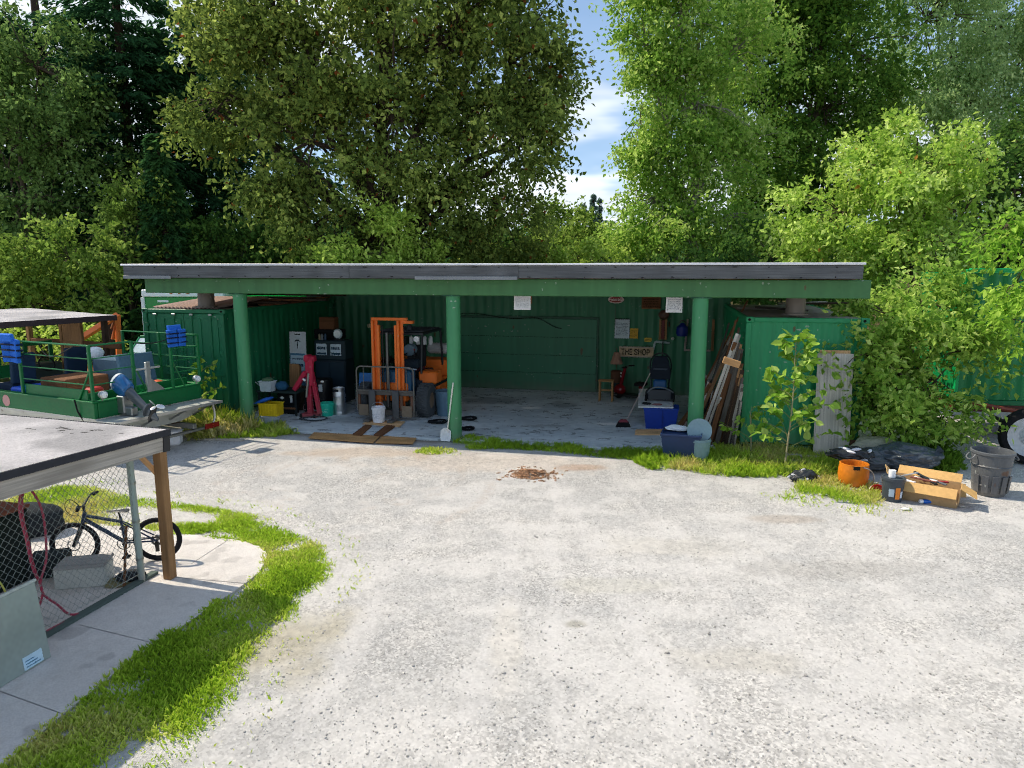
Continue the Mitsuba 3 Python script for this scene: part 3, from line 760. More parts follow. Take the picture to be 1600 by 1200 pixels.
grass('sparse trampled grass on gravel in front of the rubbish heap', gp([(1160, 770), (1240, 765), (1400, 785), (1440, 800), (1400, 812), (1320, 808), (1230, 790)]), 300, .08, LAWN[1:], 109, edge=.3)
grass('shaded weeds under the bush beside the black bags', gp([(1180, 700), (1190, 670), (1275, 690), (1330, 700), (1480, 700), (1515, 735), (1480, 745), (1330, 716)]), 800, .3, ['#4e7026', '#6e9236', '#94b448'], 110, edge=.2, weeds=.6)


# loose stones on the yard
def pebbles():
    r = np.random.default_rng(120)
    ico = trimesh.creation.icosphere(0); V0, F0 = np.array(ico.vertices), np.array(ico.faces)
    n = 8000
    px = np.stack([380 + 1260 * r.random(n), 715 + 500 * r.random(n) ** 1.1], 1)
    P = np.array([g(*q) for q in px])
    ok = ~shapely.contains_xy(band.union(walk).buffer(.1), P[:, 0], P[:, 1])
    P = P[ok]; n = len(P)
    s = .005 + .008 * r.random(n) ** 3 + .010 * (r.random(n) < .02) * r.random(n)
    rot = r.random(n) * 6.28; sc = np.stack([s * (.8 + .6 * r.random(n)), s * (.8 + .6 * r.random(n)), s * .62], 1)
    v = V0[None] * (1 + .35 * (r.random((n, 12, 1)) - .5)) * sc[:, None]
    c, d = np.cos(rot)[:, None], np.sin(rot)[:, None]
    v = np.stack([v[..., 0] * c - v[..., 1] * d, v[..., 0] * d + v[..., 1] * c, v[..., 2]], -1) + P[:, None] + np.array([0, 0, 1.0]) * (s * .35)[:, None, None]
    f = (F0[None] + (np.arange(n) * 12)[:, None, None]).reshape(-1, 3)
    k = r.random(n); g0 = np.where(k < .12, .20 + .1 * r.random(n), .30 + .22 * r.random(n))[:, None] * np.array([1, .98, .94])
    scene['pebbles'] = mikit.ply(trimesh.Trimesh(v.reshape(-1, 3), f, process=False), 'stone', color=np.repeat(g0, 12, 0)); say('pebbles', 'loose grey stones scattered over the gravel yard', 'stones', kind='stuff')


pebbles()
r = np.random.default_rng(140)
c0_ = g(832, 742); n = 260
P = c0_ + np.c_[r.normal(size=n) * .24, r.normal(size=n) * .20, np.zeros(n)]
ms = []
for q in P:
    h = max(0, .07 * math.exp(-((q - c0_)[:2] ** 2).sum() / .05)) * r.random()
    ms.append(X(lump(.025 + .03 * r.random(), .012 + .014 * r.random(), .010, (0, 0, 0), .3, 2, int(r.integers(99)), 1), tf(q + [0, 0, h + .006], r.random() * 6.3)))
m = cat(ms); k = np.repeat(r.random(n), len(ms[0].vertices))[:, None]
scene['bark_chips'] = mikit.ply(m, 'stone', color=np.array([[.26, .15, .09]]) * (.5 + k)); say('bark_chips', 'small heap of reddish brown chips on the gravel before the shed', 'chips', kind='stuff')
# ------------------------------------------------------------------ the low shelter at the left, its fence and what stands in it
def plane_hit(x, y, p0, n):
    r = ray(x, y); return CAM + r * (((p0 - CAM) @ n) / (r @ n))


def into(T, x, y, axis, val):
    """the point of the sight line (x, y) on the plane axis = val of the frame T, in that frame"""
    A = np.linalg.inv(T); c = A[:3, :3] @ CAM + A[:3, 3]; d = A[:3, :3] @ ray(x, y)
    return c + d * ((val - c[axis]) / d[axis])


ARZ = math.atan2(-AD[0], -AD[1]); ARZ = -ARZ        # shelter frame: x to the right, y away from the viewer
PB = g(266, 903, .035)
ST = tf((PB[0], PB[1], 0), math.atan2(-BD[1], -BD[0]))
shel = thing('open_shelter', 'low flat roofed timber shelter with grey roof felt on a brown corner post', 'shelter', ST)
ZR = 2.0
c0 = into(ST, 262, 671, 2, ZR + .04)
# the roof falls a little: heights where its edges leave the frame
pa, pb_ = into(ST, 0, 739, 0, c0[0]), into(ST, 0, 648, 1, c0[1])
sa, sb = (pa[2] - c0[2]) / (pa[1] - c0[1]), (pb_[2] - c0[2]) / (pb_[0] - c0[0])
sa, sb = float(np.clip(sa, -.12, .12)), float(np.clip(sb, -.12, .12))
def roofz(x, y): return c0[2] + sa * (y - c0[1]) + sb * (x - c0[0])
def roof_quad(x0, x1, y0, y1, dz, th):
    return slab4([(x0, y0, roofz(x0, y0) + dz), (x1, y0, roofz(x1, y0) + dz), (x1, y1, roofz(x1, y1) + dz), (x0, y1, roofz(x0, y1) + dz)], th)


def felt_fn(p, n, uv):
    a, b = fbm(p.x * 1.6, p.y * 1.6, 0.0, 4), noise(p.x * 60, p.y * 60)
    c = mix(mi.Color3f(.24, .235, .24), mi.Color3f(.40, .385, .39), smoothstep(.3, .7, a)) * (.85 + .3 * b)
    d = smoothstep(.70, .74, fbm(p.x * 9, p.y * 14, 3.0, 3)) * blob(p, g(95, 680, 2.03), 1.0, .3)
    return c * (1 - .85 * d)


scene['felt'] = pbr(mikit.proc(felt_fn), .8, .3)
x1, y1 = c0[0], c0[1]
part(shel, 'roof_felt', roof_quad(x1 - 4.5, x1, y1 - 4.2, y1, -.03, .03), 'felt')
part(shel, 'roof_board', roof_quad(x1 - 4.46, x1 - .03, y1 - 4.2, y1 - .03, -.10, .065), 'wood:6')
part(shel, 'edge_trim', roof_quad(x1 - .004, x1 + .022, y1 - 4.2, y1 + .022, -.075, .08), 'matte:#34353a')
part(shel, 'edge_trim', roof_quad(x1 - 4.5, x1 - .008, y1 + .002, y1 + .022, -.075, .08), 'matte:#34353a')
part(shel, 'fascia_board', roof_quad(x1 - .05, x1 - .006, y1 - 4.2, y1 - .05, -.262, .185), 'wood:0')
part(shel, 'fascia_board', roof_quad(x1 - 4.4, x1 - .006, y1 - .045, y1 - .006, -.262, .185), 'wood:0')
bk = part(shel, 'corner_bracket', roof_quad(x1 - .09, x1 + .008, y1 - .1, y1 + .006, -.27, .19), 'matte:#3b3a3a')
for z in (-.24, -.12): part(bk, 'bolt', cyl((x1 - .05, y1 - .104, roofz(x1, y1) + z), (x1 - .05, y1 - .12, roofz(x1, y1) + z), .016, 8), 'metal:#c9c9c9')
part(shel, 'post', bx(-.06, .06, -.06, .06, .036, roofz(0, 0) - .27, .008), 'wood:3')
part(shel, 'brace', cyl((-.45, .0, roofz(0, 0) - .24), (-.05, .0, roofz(0, 0) - .62), .045, 4), 'wood:7')
part(shel, 'post', bx(-4.2, -4.08, -.06, .06, .036, roofz(-4, 0) - .2, .008), 'wood:3')
for y in np.arange(-3.8, -.3, .6): part(shel, 'rafter', roof_quad(x1 - 4.4, x1 - .06, y, y + .045, -.24, .13), 'wood:7')

fence = thing('chain_link_fence', 'galvanised chain link fence with a thick corner post under the edge of the shelter roof', 'fence')
FP = g(222, 909, .035); FN = np.array([AD[1], -AD[0], 0.0])
def pf(x, y, off=0.0): return plane_hit(x, y, FP - FN * off, FN)
top_z = 1.62
part(fence, 'post', cyl(FP, FP + [-.03, 0.02, 1.75], .042, 16), 'worn:#93a39d')
r = np.random.default_rng(3)
Lf, P_ = 4.3, .043
ms = []
nx, nz = int(Lf / P_), 18
for i in range(nx + 1):
    k = np.arange(2 * nz + 1); k2 = k + i; s = i * P_ + np.where(k2 % 2 == 0, -P_ / 2 - .002, P_ / 2 + .002)
    z = .10 + k * .046
    s = np.clip(s, 0, Lf)
    pt = FP + AD * s[:, None] + np.stack([0 * z, 0 * z, z], 1) + FN * (np.where(k % 2 == 0, -.004, .004)[:, None] + .012 * np.sin(s * 3)[:, None])
    ms.append(tube(pt[z < 1.72], .0034, 4, False))
part(fence, 'wire_mesh', cat(ms), 'semi:#7d8683', kind='stuff', smooth=False)
part(fence, 'sill', X(bx(-.06, .04, -4.4, .25, .036, .075, .01), tf(FP * [1, 1, 0], math.atan2(-BD[1], -BD[0]))), 'matte:#4f5c58')
part(fence, 'tension_wire', tube([FP + AD * 0 + [0, 0, .12], FP + AD * 4.3 + [0, 0, .12]], .004, 5), 'metal:#a9b0ad')
for z in (.3, .8, 1.3): part(fence, 'clamp', lathe([(.043, z), (.049, z), (.049, z + .03), (.043, z + .03)], 14, tuple(FP * [1, 1, 0] + [-.03 * z / 1.75, .02 * z / 1.75, .035])), 'metal:#8d9694')

# hoses hanging on the fence
def hose(pts, r, mat, label, offs=.06):
    p = np.array([pf(x, y, offs) for x, y in pts]); p[:, 2] = np.maximum(p[:, 2], .05 + r)
    solo('garden_hose', tube(spline(p, 60), r, 7), mat, label, 'hose')
hose([(36, 770), (35, 800), (45, 850), (58, 900), (66, 930), (58, 955), (56, 985)], .012, 'semi:#8e3346', 'dusky red hose hanging straight down inside the fence, second from the left', -.05)
hose([(50, 768), (66, 800), (72, 850), (70, 885), (64, 905), (66, 925), (90, 945), (118, 960), (127, 980), (110, 1005), (80, 1018)], .012, 'semi:#96344a', 'dusky red hose looping down the fence onto the floor in a wide curve', -.04)
hose([(33, 768), (30, 790), (40, 840), (52, 890), (62, 908)], .011, 'semi:#a03a50', 'leftmost red hose hung from the shelter edge', -.06)
hose([(-10, 900), (20, 950), (45, 968), (62, 972), (50, 985)], .009, 'semi:#b9b45c', 'thin yellow green hose lying over the grey panel', .03)
# inside the shelter
cb = thing('concrete_block', 'rough grey concrete block standing on the floor behind the fence', 'block', tf(g(128, 918, .037), math.radians(12)))
part(cb, 'block', bx(-.30, .28, -.02, .32, 0, .26, .012), 'matte:#b2b4ae')
part(cb, 'cap', bx(-.29, .29, -.03, .33, .262, .30, .012), 'wood:6')
bc = thing('dark_cabinet', 'tall black cabinet in the shade of the shelter behind the red hoses', 'cabinet', tf(g(18, 925, .037) + [-.32, 0, 0], ARZ))
part(bc, 'case', bx(-.5, .22, -.1, .5, 0, .95, .02), 'matte:#15201c')
part(bc, 'top', bx(-.52, .24, -.12, .52, .952, .99, .01), 'matte:#7a4a3a', label='faded red cabinet top')
for i in (.25, .55): part(bc, 'drawer', bx(-.46, .18, -.115, -.102, i, i + .26, .008), 'matte:#1d2c27')
gpn = thing('sheet_panel', 'large pale grey sheet leaning inside the fence at the bottom left corner', 'panel', tf(g(20, 1062, .037), math.atan2(AD[1], AD[0]) + math.pi, rx=0))
part(gpn, 'sheet', X(bx(-.9, .42, -.012, .012, 0, .82, .006), tf((0, 0, 0), 0, rx=-.12)), 'semi:#8f9a93')
part(gpn, 'rim', X(bx(-.9, .44, -.016, .016, .822, .85, .004), tf((0, 0, 0), 0, rx=-.12)), 'semi:#a8b0aa')
part(gpn, 'sticker', X(cat(bx(.12, .33, -.022, -.014, .02, .15, .002)), tf((0, 0, 0), 0, rx=-.12)), 'semi:#b9d4e2', label='small pale blue sticker')
part(gpn, 'print', X(cat(*[bx(.14, .30 - .03 * i, -.026, -.0225, .04 + .03 * i, .05 + .03 * i, .001) for i in range(3)]), tf((0, 0, 0), 0, rx=-.12)), 'semi:#4d7f9e', kind='stuff')
solo('black_sack', lump(.17, .13, .06, (0, 0, .06), .25, 2.2, 4), 'matte:#23282c', 'crumpled black sack lying at the foot of the galvanised fence post', 'bag', tf(g(206, 906, .037), .4))
solo('straw_mat', lathe([(.0, .0), (.17, .0), (.18, .012), (.12, .022), (0, .018)], 20), 'matte:#6f6a4c', 'round straw coloured mat on the floor beside the black sack', 'mat', tf(g(186, 910, .037)))
solo('wooden_stake', cyl(g(194, 920, .037), g(194, 920, .037) + [.03, .12, .78], .017, 8), 'wood:2', 'thin dark stake standing between the bicycle and the fence', 'stake')
solo('floor_scrap', lump(.07, .04, .025, (0, 0, .025), .25, 2, 8), 'matte:#54302a', 'small reddish brown scrap on the shelter floor under the hoses', 'scrap', tf(g(52, 940, .037), .5))
solo('tool_case', bx(-.25, .2, -.15, .15, 0, .3, .03), 'matte:#22292b', 'black case on the floor behind the concrete block', 'case', tf(g(84, 897, .037), .3))
solo('black_tarp', lump(.5, .35, .28, (0, 0, .22), .2, 1.6, 3), 'matte:#20262b', 'dark heaped tarpaulin in the grass behind the shelter cabinet', 'tarpaulin', tf(g(50, 835)))

# the mountain bike leaning behind the fence
BF, BR_ = g(122, 884, .037), g(250, 875, .037)
bw = np.linalg.norm(BR_ - BF)
BT = tf(BF, math.atan2(*(BR_ - BF)[[1, 0]]), rx=.06)
bike = thing('bicycle', 'dark mountain bike parked beyond the chain link fence on the concrete walk', 'bicycle', BT)
RW = .315
for x, nm in ((0, 'front'), (bw, 'rear')):
    w = part(bike, 'wheel', X(torus(RW - .062, .010, 40, 6), tf((x, 0, RW), 0, rx=math.pi / 2)), 'semi:#23252a')
    part(w, 'tyre', X(torus(RW - .028, .028, 44, 9), tf((x, 0, RW), 0, rx=math.pi / 2)), 'matte:#1c1d22')
    part(w, 'hub', cyl((x, -.05, RW), (x, .05, RW), .022, 12), 'metal:#777777')
    sp = [cyl((x + .02 * math.cos(a + .5 * (-1) ** i), .025 * (-1) ** i, RW + .02 * math.sin(a + .5 * (-1) ** i)), (x + (RW - .07) * math.cos(a), 0, RW + (RW - .07) * math.sin(a)), .0014, 4) for i, a in enumerate(np.arange(28) * 2 * math.pi / 28)]
    part(w, 'spokes', cat(sp), 'metal:#999999', kind='stuff')
    part(w, 'brake_disc', X(torus(.075, .008, 24, 5), tf((x, -.035, RW), 0, rx=math.pi / 2)), 'metal:#b0b0b0')
hd, bb, st, ax = (.14, .70), (.62, .30), (.60, .66), (bw, RW)
FR = 'semi:#2a3850'
q3 = lambda a, y=0: (a[0], y, a[1])
part(bike, 'frame', cat(cyl(q3((.16, .66)), q3(bb), .026, 10), cyl(q3((.155, .72)), q3((.60, .60)), .021, 10), cyl(q3(bb), q3(st), .019, 10), cyl(q3((.13, .62)), q3((.17, .76)), .026, 10),
                        *[cyl(q3(bb, s * .03), q3(ax, s * .06), .012, 8) for s in (-1, 1)], *[cyl(q3((.605, .60), s * .02), q3(ax, s * .06), .010, 8) for s in (-1, 1)]), FR)
part(bike, 'fork', cat(*[cyl((.12, s * .055, .60), (0, s * .06, RW), .018, 10, .015) for s in (-1, 1)], cyl((.125, -.07, .61), (.125, .07, .61), .022, 8)), 'semi:#23262c')
part(bike, 'seat_post', cyl(q3((.60, .64)), q3((.585, .74)), .014, 8), 'semi:#22252a')
part(bike, 'saddle', loft([np.array([(x, w * .5 * math.cos(t), .755 + .012 * math.sin(t)) for t in np.arange(10) * .628]) for x, w in ((.44, .03), (.50, .05), (.57, .07), (.64, .13), (.69, .14), (.71, .08))]), 'semi:#2b2d31')
part(bike, 'handlebar', cat(tube(spline([(.22, -.33, .92), (.17, -.16, .91), (.165, 0, .86), (.17, .16, .91), (.22, .33, .92)], 20), .012, 8), cyl((.165, 0, .75), (.165, 0, .87), .018, 8)), 'semi:#23262a')
for s in (-1, 1): part(bike, 'grip', cyl((.205, s * .24, .918), (.222, s * .34, .921), .018, 8), 'matte:#17181a')
part(bike, 'crank', cat(cyl((.62, -.07, .30), (.66, -.075, .14), .011, 6), cyl((.62, .07, .30), (.58, .075, .46), .011, 6), cyl((.62, -.07, .3), (.62, .07, .3), .018, 8)), 'semi:#303338')
part(bike, 'chainring', X(torus(.08, .007, 24, 5), tf((.62, -.055, .30), 0, rx=math.pi / 2)), 'metal:#555555')
for s, x, z in ((-1, .66, .14), (1, .58, .46)): part(bike, 'pedal', bx(x - .045, x + .045, s * .12 - .045, s * .12 + .045, z - .012, z + .012), 'matte:#1b1c1e')
part(bike, 'derailleur', cat(bx(bw - .02, bw + .03, -.075, -.05, .16, .30, .008), X(torus(.055, .012, 20, 5), tf((bw, -.05, RW), 0, rx=math.pi / 2))), 'metal:#4a4a4a')
part(bike, 'chain', tube([(.62, -.055, .38), (bw, -.055, RW + .05)], .005, 5), 'metal:#555555')
part(bike, 'brake_cable', tube(spline([(.2, -.2, .93), (.02, -.12, .98), (-.02, -.05, .80), (.1, 0, .72)], 20), .005, 5), 'matte:#1a1a1a')

# ------------------------------------------------------------------ the boat on its trailer
BM = tf((-8.0, 15.1, 0), math.atan2(.91, .415))
GB = 'semi:#0f6236'
boat = thing('work_boat', 'green and bare aluminium work boat with rails and a canopy parked on a trailer', 'boat', BM)
hb = 1.33
def ring(y, w, zb, zt, wb): return np.array([(-w, y, zt), (w, y, zt), (w, y, zt - .05), (wb, y, zb + .12), (wb * .6, y, zb), (-wb * .6, y, zb), (-wb, y, zb + .12), (-w, y, zt - .05)])
part(boat, 'hull', loft([ring(y, w, zb, .965, wb) for y, w, zb, wb in ((0, hb, .52, 1.18), (3.2, hb, .52, 1.18), (5.2, hb, .56, 1.14), (6.6, 1.0, .68, .8), (7.4, .3, .86, .2))]), 'worn:#b9bab2', label='bare aluminium lower hull')
part(boat, 'floor', bx(-1.2, 1.2, .06, 6.2, .967, 1.0), 'semi:#c5c9c6')
for s in (-1, 1):
    a, b = sorted((s * (hb + .01), s * (hb - .07)))
    part(boat, 'side_band', bx(a, b, -.01, 6.0, .966, 1.30, .01), GB)
    a, b = sorted((s * (hb + .06), s * (hb - .10)))
    part(boat, 'gunwale', bx(a, b, -.04, 6.0, 1.302, 1.335, .01), GB)
part(boat, 'transom', bx(-hb + .072, hb - .072, -.03, .04, .966, 1.30, .01), GB)
part(boat, 'stern_rim', bx(-hb + .102, hb - .102, -.05, .08, 1.302, 1.335, .01), GB)
part(boat, 'stern_coaming', bx(-hb + .11, hb - .11, .30, .34, 1.005, 1.46, .01), GB)
part(boat, 'stern_deck', bx(-1.2, 1.2, .345, 1.3, 1.2, 1.24, .01), 'semi:#c9ced0')
part(boat, 'swim_platform', bx(-1.36, 1.36, -.62, -.035, .90, .945, .01), 'semi:#9a9c98')
part(boat, 'platform_rim', bx(-1.37, 1.37, -.65, -.624, .89, .955, .008), 'metal:#c8cac8')
for x in (-1.0, -.3, .4, 1.05): part(boat, 'platform_bracket', cyl((x, -.58, .895), (x, -.03, .62), .022, 8), 'metal:#a4a6a4')
part(boat, 'side_panel', bx(-hb + .02, -hb + .05, .2, 2.25, 1.336, 1.55, .006), GB)
# rails
def rails(name, pts, zs, posts, mat=GB):
    k = part(boat, name, cat(*[tube([(x, y, z) for x, y in pts], .02, 6) for z in zs[:1]]), mat)
    for z in zs[1:]: part(k, 'bar', tube([(x, y, z) for x, y in pts], .013, 6), mat)
    for x, y in posts: part(k, 'post', bx(x - .03, x + .03, y - .03, y + .03, 1.336, zs[0] + .01, .008), mat)
ZS = (2.48, 2.21, 1.94, 1.67)
rails('near_rail', [(-hb, 2.3), (-hb, 0)], ZS, [(-hb, 2.3), (-hb, 0)])
rails('stern_rail', [(-hb, 0), (-hb + .95, 0)], ZS, [(-hb + .95, 0)])
rails('stern_rail', [(hb - .75, 0), (hb, 0)], ZS, [(hb - .75, 0), (hb, 0)])
rails('far_rail', [(hb, 0), (hb, 2.6)], ZS, [(hb, 1.3), (hb, 2.6)])
part(boat, 'gate_chain', tube(spline([(-hb + .95, 0, 2.46), (0, 0, 2.40), (hb - .75, 0, 2.46)], 12), .012, 5), 'matte:#2a2e2c')
for x, y in ((-hb + .95, 0), (hb - .75, 0), (-hb, 0)): part(boat, 'rail_brace', cyl((x, .0, 2.0), (x + (.3 if x > -1.3 else .0), (.0 if x > -1.3 else .45), 1.34), .02, 6), GB)
for x in (-1.18, 1.16):
    l = part(boat, 'deck_light', X(lathe([(0, -.06), (.07, -.05), (.085, 0), (.085, .05), (.07, .07), (0, .072)], 18), tf((x, -.08, 1.46), 0, rx=math.pi / 2)), 'metal:#c2c5c6')
    part(l, 'lens', X(lathe([(0, .073), (.066, .073), (.05, .09), (0, .096)], 18), tf((x, -.08, 1.46), 0, rx=math.pi / 2)), 'gloss:#dfe4e6')
    part(l, 'stalk', cyl((x, -.06, 1.335), (x, -.06, 1.40), .014, 6), 'metal:#888888')
mp = part(boat, 'motor_post', bx(-.11, .0, -.05, .01, 1.336, 2.0, .006), 'metal:#c6cac9')
part(mp, 'gusset', prism([(0, 0), (.34, 0), (0, .3)], .015), 'metal:#b5b9b8', T=tf((.0, -.02, 1.336), 0, rx=math.pi / 2))
part(mp, 'cross_bar', cyl((-.35, -.02, 1.86), (.25, -.02, 1.86), .022, 8), 'metal:#c6cac9')
# outboard
OBT = tf((-.70, -.02, 1.58), 0, rx=-1.0) @ np.diag([.84, .84, .84, 1])
ob = part(boat, 'outboard_cowl', X(loft([np.array([(w * math.cos(t) * (1 if abs(math.cos(t)) < .7 else .92), d * math.sin(t), z) for t in np.arange(16) * math.pi / 8]) for z, w, d in ((-.30, .13, .20), (-.26, .17, .25), (0, .185, .27), (.12, .18, .26), (.21, .15, .22), (.25, .08, .12))]), OBT), 'gloss:#2a5c90', label='blue and silver outboard motor cowl')
part(ob, 'cap', X(loft([np.array([(w * math.cos(t), d * math.sin(t), z) for t in np.arange(16) * math.pi / 8]) for z, w, d in ((.135, .186, .266), (.215, .156, .226), (.258, .085, .125))]), OBT), 'gloss:#c9d2d8')
part(boat, 'outboard_leg', X(loft([np.array([(w * math.cos(t), d * math.sin(t), z) for t in np.arange(12) * math.pi / 6]) for z, w, d in ((-.28, .11, .16), (-.5, .07, .15), (-.95, .05, .12), (-1.02, .12, .2), (-1.05, .12, .2), (-1.07, .045, .12), (-1.25, .05, .13), (-1.45, .02, .05))]), OBT), 'gloss:#4c5258')
gb_ = part(boat, 'gearcase', X(X(loft([np.array([(w * math.cos(t), w * math.sin(t), z) for t in np.arange(12) * math.pi / 6]) for z, w in ((-.25, .02), (-.15, .06), (.1, .07), (.22, .05))]), tf((0, .0, -1.22), 0, rx=math.pi / 2)), OBT), 'gloss:#1d2024')
for i in range(3):
    part(gb_, 'propeller_blade', X(X(lump(.06, .11, .012, (0, .12, 0), .1, 2, i, 2), tf((0, 0, 0), 0, ry=.5)), TS['work_boat'] * 0 + np.eye(4) if False else OBT @ tf((0, -.27, -1.22), 0, rx=math.pi / 2) @ tf((0, 0, 0), i * 2.094)), 'metal:#e2e2e0')
part(boat, 'motor_bracket', cat(bx(-.84, -.60, -.22, .0, 1.0, 1.38, .02), bx(-.80, -.64, -.40, -.2, .96, 1.14, .02)), 'metal:#9da1a2')
q = into(BM, 9, 618, 0, -hb - .012)
part(boat, 'emblem', X(lathe([(0, 0), (.13, 0), (.13, .004), (0, .005)], 20), tf((-hb - .012, q[1], 1.13), 0, ry=-math.pi / 2)), 'semi:#b98a86', label='faded pinkish round emblem on the hull side')
part(boat, 'deck_rope', tube(spline([(-.2, .9, 1.26), (.1, .7, 1.27), (.3, .95, 1.26), (.05, 1.1, 1.28), (-.1, .8, 1.3), (.25, .72, 1.27), (-.5, .5, 1.26), (-.9, .2, 1.34)], 50), .016, 6), 'matte:#c9c4b4')
part(boat, 'fuel_can', bx(-.95, -.65, .6, .85, 1.245, 1.5, .04), 'semi:#9a2a24', label='dull red fuel can on the stern deck')
part(boat, 'rail_line', tube(spline([(-hb, 1.6, 2.48), (-hb - .02, 1.2, 2.2), (-hb - .02, .8, 2.3), (-hb, .3, 2.48)], 16), .012, 5), 'matte:#1d2226')
# cabin and canopy
part(boat, 'canopy', slab4([(-1.5, 3.0, 2.80), (1.5, 3.0, 2.80), (1.5, 6.6, 2.90), (-1.5, 6.6, 2.90)], .05), 'felt', label='flat grey canopy roof of the boat')
part(boat, 'canopy_edge', bx(-1.5, 1.5, 2.97, 2.998, 2.72, 2.855, .006), 'matte:#3a3234')
for x, y, m_ in ((1.3, 3.2, 'wood:8'), (1.3, 4.9, 'wood:3'), (1.3, 6.3, 'wood:3'), (-1.3, 6.0, 'wood:3'), (-1.25, 4.4, 'wood:5')): part(boat, 'canopy_post', bx(x - .06, x + .06, y - .06, y + .06, 1.336, 2.78 + (y - 3) * .027, .008), m_)
part(boat, 'locker_panel', bx(1.2, 1.28, 4.0, 4.75, 1.6, 2.8, .01), 'wood:3')
part(boat, 'side_beam', bx(1.24, 1.36, 2.62, 6.2, 2.02, 2.16, .01), 'wood:2')
cab = part(boat, 'windscreen_frame', cat(bx(-.2, 1.2, 5.2, 5.26, 1.3, 1.62, .01), bx(-.2, 1.2, 5.2, 5.26, 2.05, 2.15, .01), *[bx(x, x + .1, 5.2, 5.26, 1.61, 2.06, .01) for x in (-.2, .45, 1.1)]), GB)
for x0 in (-.1, .55): part(cab, 'pane', bx(x0, x0 + .55, 5.222, 5.236, 1.62, 2.05, .002), 'glass')
part(boat, 'console', bx(.1, 1.1, 4.7, 5.15, 1.0, 1.62, .03), 'semi:#3e4644')
part(boat, 'steering_wheel', X(torus(.19, .016, 24, 6), tf((.6, 4.55, 1.62), 0, rx=1.1)), 'matte:#1b1c1e')
for x, y, n_ in ((.55, 3.6, 'dark blue pilot seat'), (-.75, 3.5, 'dark navy seat near the stern rail')):
    s_ = part(boat, 'seat', bx(x - .26, x + .26, y - .25, y + .3, 1.25, 1.42, .05), 'matte:#1e2f42', label=n_)
    part(s_, 'backrest', X(bx(-.26, .26, -.06, .06, 0, .68, .05), tf((x, y - .24, 1.43), 0, rx=.1)), 'matte:#203448')
    part(s_, 'pedestal', cyl((x, y, 1.0), (x, y, 1.25), .06, 10), 'metal:#888888')
part(boat, 'bench', bx(.2, 1.1, 1.3, 2.2, 1.24, 1.95, .03), 'matte:#41596b', label='blue grey bench box')
part(boat, 'bench_back', X(bx(-.45, .45, -.05, .05, 0, .8, .03), tf((.65, 1.2, 1.25), 0, rx=-.15)), 'matte:#4c687c')
part(boat, 'wooden_bench', bx(-.9, .1, 1.5, 2.4, 1.0, 1.62, .02), 'wood:2')
part(boat, 'cooler', bx(-1.1, -.3, 2.7, 3.2, 1.0, 1.38, .04), 'semi:#2a55c0', label='bright blue cooler box')
part(boat, 'buoy', lump(.16, .16, .1, (.75, .75, 1.34), .06, 2, 1), 'semi:#c05a34', label='orange float on the stern deck')
part(boat, 'white_bag', lump(.2, .14, .16, (.55, 2.55, 2.0), .15, 2, 3), 'matte:#dfe3e4')
part(boat, 'mooring_strap', tube([(-hb - .065, .5, 1.345), (-hb - .05, .46, 1.1), (-1.25, .35, .7)], .016, 6), 'matte:#1a1c1e')
lj = lambda T, lb: (lambda k: [part(k, 'panel', X(X(box(.27, .09, .50, (0, 0, 0), .035), tf((s * .15, -.01 * s, 0), ry=.06 * s, rz=.12 * s)), T), 'matte:#2560bc') for s in (-1, 1)] + [part(k, 'strap', X(bx(-.31, .31, -.066, .066, z, z + .035, .01), T), 'matte:#14223a') for z in (-.15, .0, .12)] + [part(k, 'collar', X(X(box(.42, .09, .16, (0, .03, .30), .035), tf(rx=-.15)), T), 'matte:#2a68c8')])(thing('life_jacket', lb, 'life jacket'))
q = into(BM, 276, 528, 1, -.10); lj(BM @ tf(q, 0) @ np.diag([.78, .9, .78, 1]), 'bright blue life jacket hung on the far corner of the boat stern rail')
q = into(BM, 18, 548, 0, -1.42); lj(BM @ tf(q, math.pi / 2), 'blue life jackets hung under the canopy at the left edge of the picture')
# trailer
tr = thing('boat_trailer', 'galvanised trailer under the boat with a red tail light at its end', 'trailer', BM)
for s in (-1, 1):
    part(tr, 'beam', bx(s * .75 - .05, s * .75 + .05, -.4, 6.5, .36, .48, .01), 'metal:#8c8f8d')
    w = part(tr, 'wheel', X(lathe([(.12, -.1), (.26, -.1), (.31, -.07), (.32, 0), (.31, .07), (.26, .1), (.12, .1)], 28, ring=True), tf((s * 1.12, 2.2, .32), 0, ry=math.pi / 2)), 'matte:#1d1e20')
    part(w, 'rim', X(lathe([(0, -.07), (.17, -.08), (.17, .08), (0, .07)], 20), tf((s * 1.12, 2.2, .32), 0, ry=math.pi / 2)), 'metal:#c0c2c2')
    part(tr, 'bunk', bx(s * .6 - .08, s * .6 + .08, 0, 5.5, .485, .53, .01), 'wood:8')
part(tr, 'rear_beam', bx(-1.2, 1.2, -.42, -.32, .30, .355, .01), 'metal:#8c8f8d')
part(tr, 'guide_tube', tube(spline([(1.15, -.36, .36), (1.32, -.36, .42), (1.36, -.36, .7), (1.32, -.36, .88)], 14), .025, 8), 'metal:#c9cbca')
part(tr, 'tail_light', bx(1.0, 1.4, -.46, -.425, .30, .42, .02), 'gloss:#86181e')
tb = thing('plastic_tub', 'small white tub on the ground behind the corner of the shelter roof', 'tub', tf(g(272, 694), .2))
part(tb, 'tub', bx(-.17, .17, -.14, .14, 0, .30, .03), 'semi:#e2e2e6')
part(tb, 'rim', bx(-.19, .19, -.16, .16, .302, .33, .01), 'semi:#ececf0')

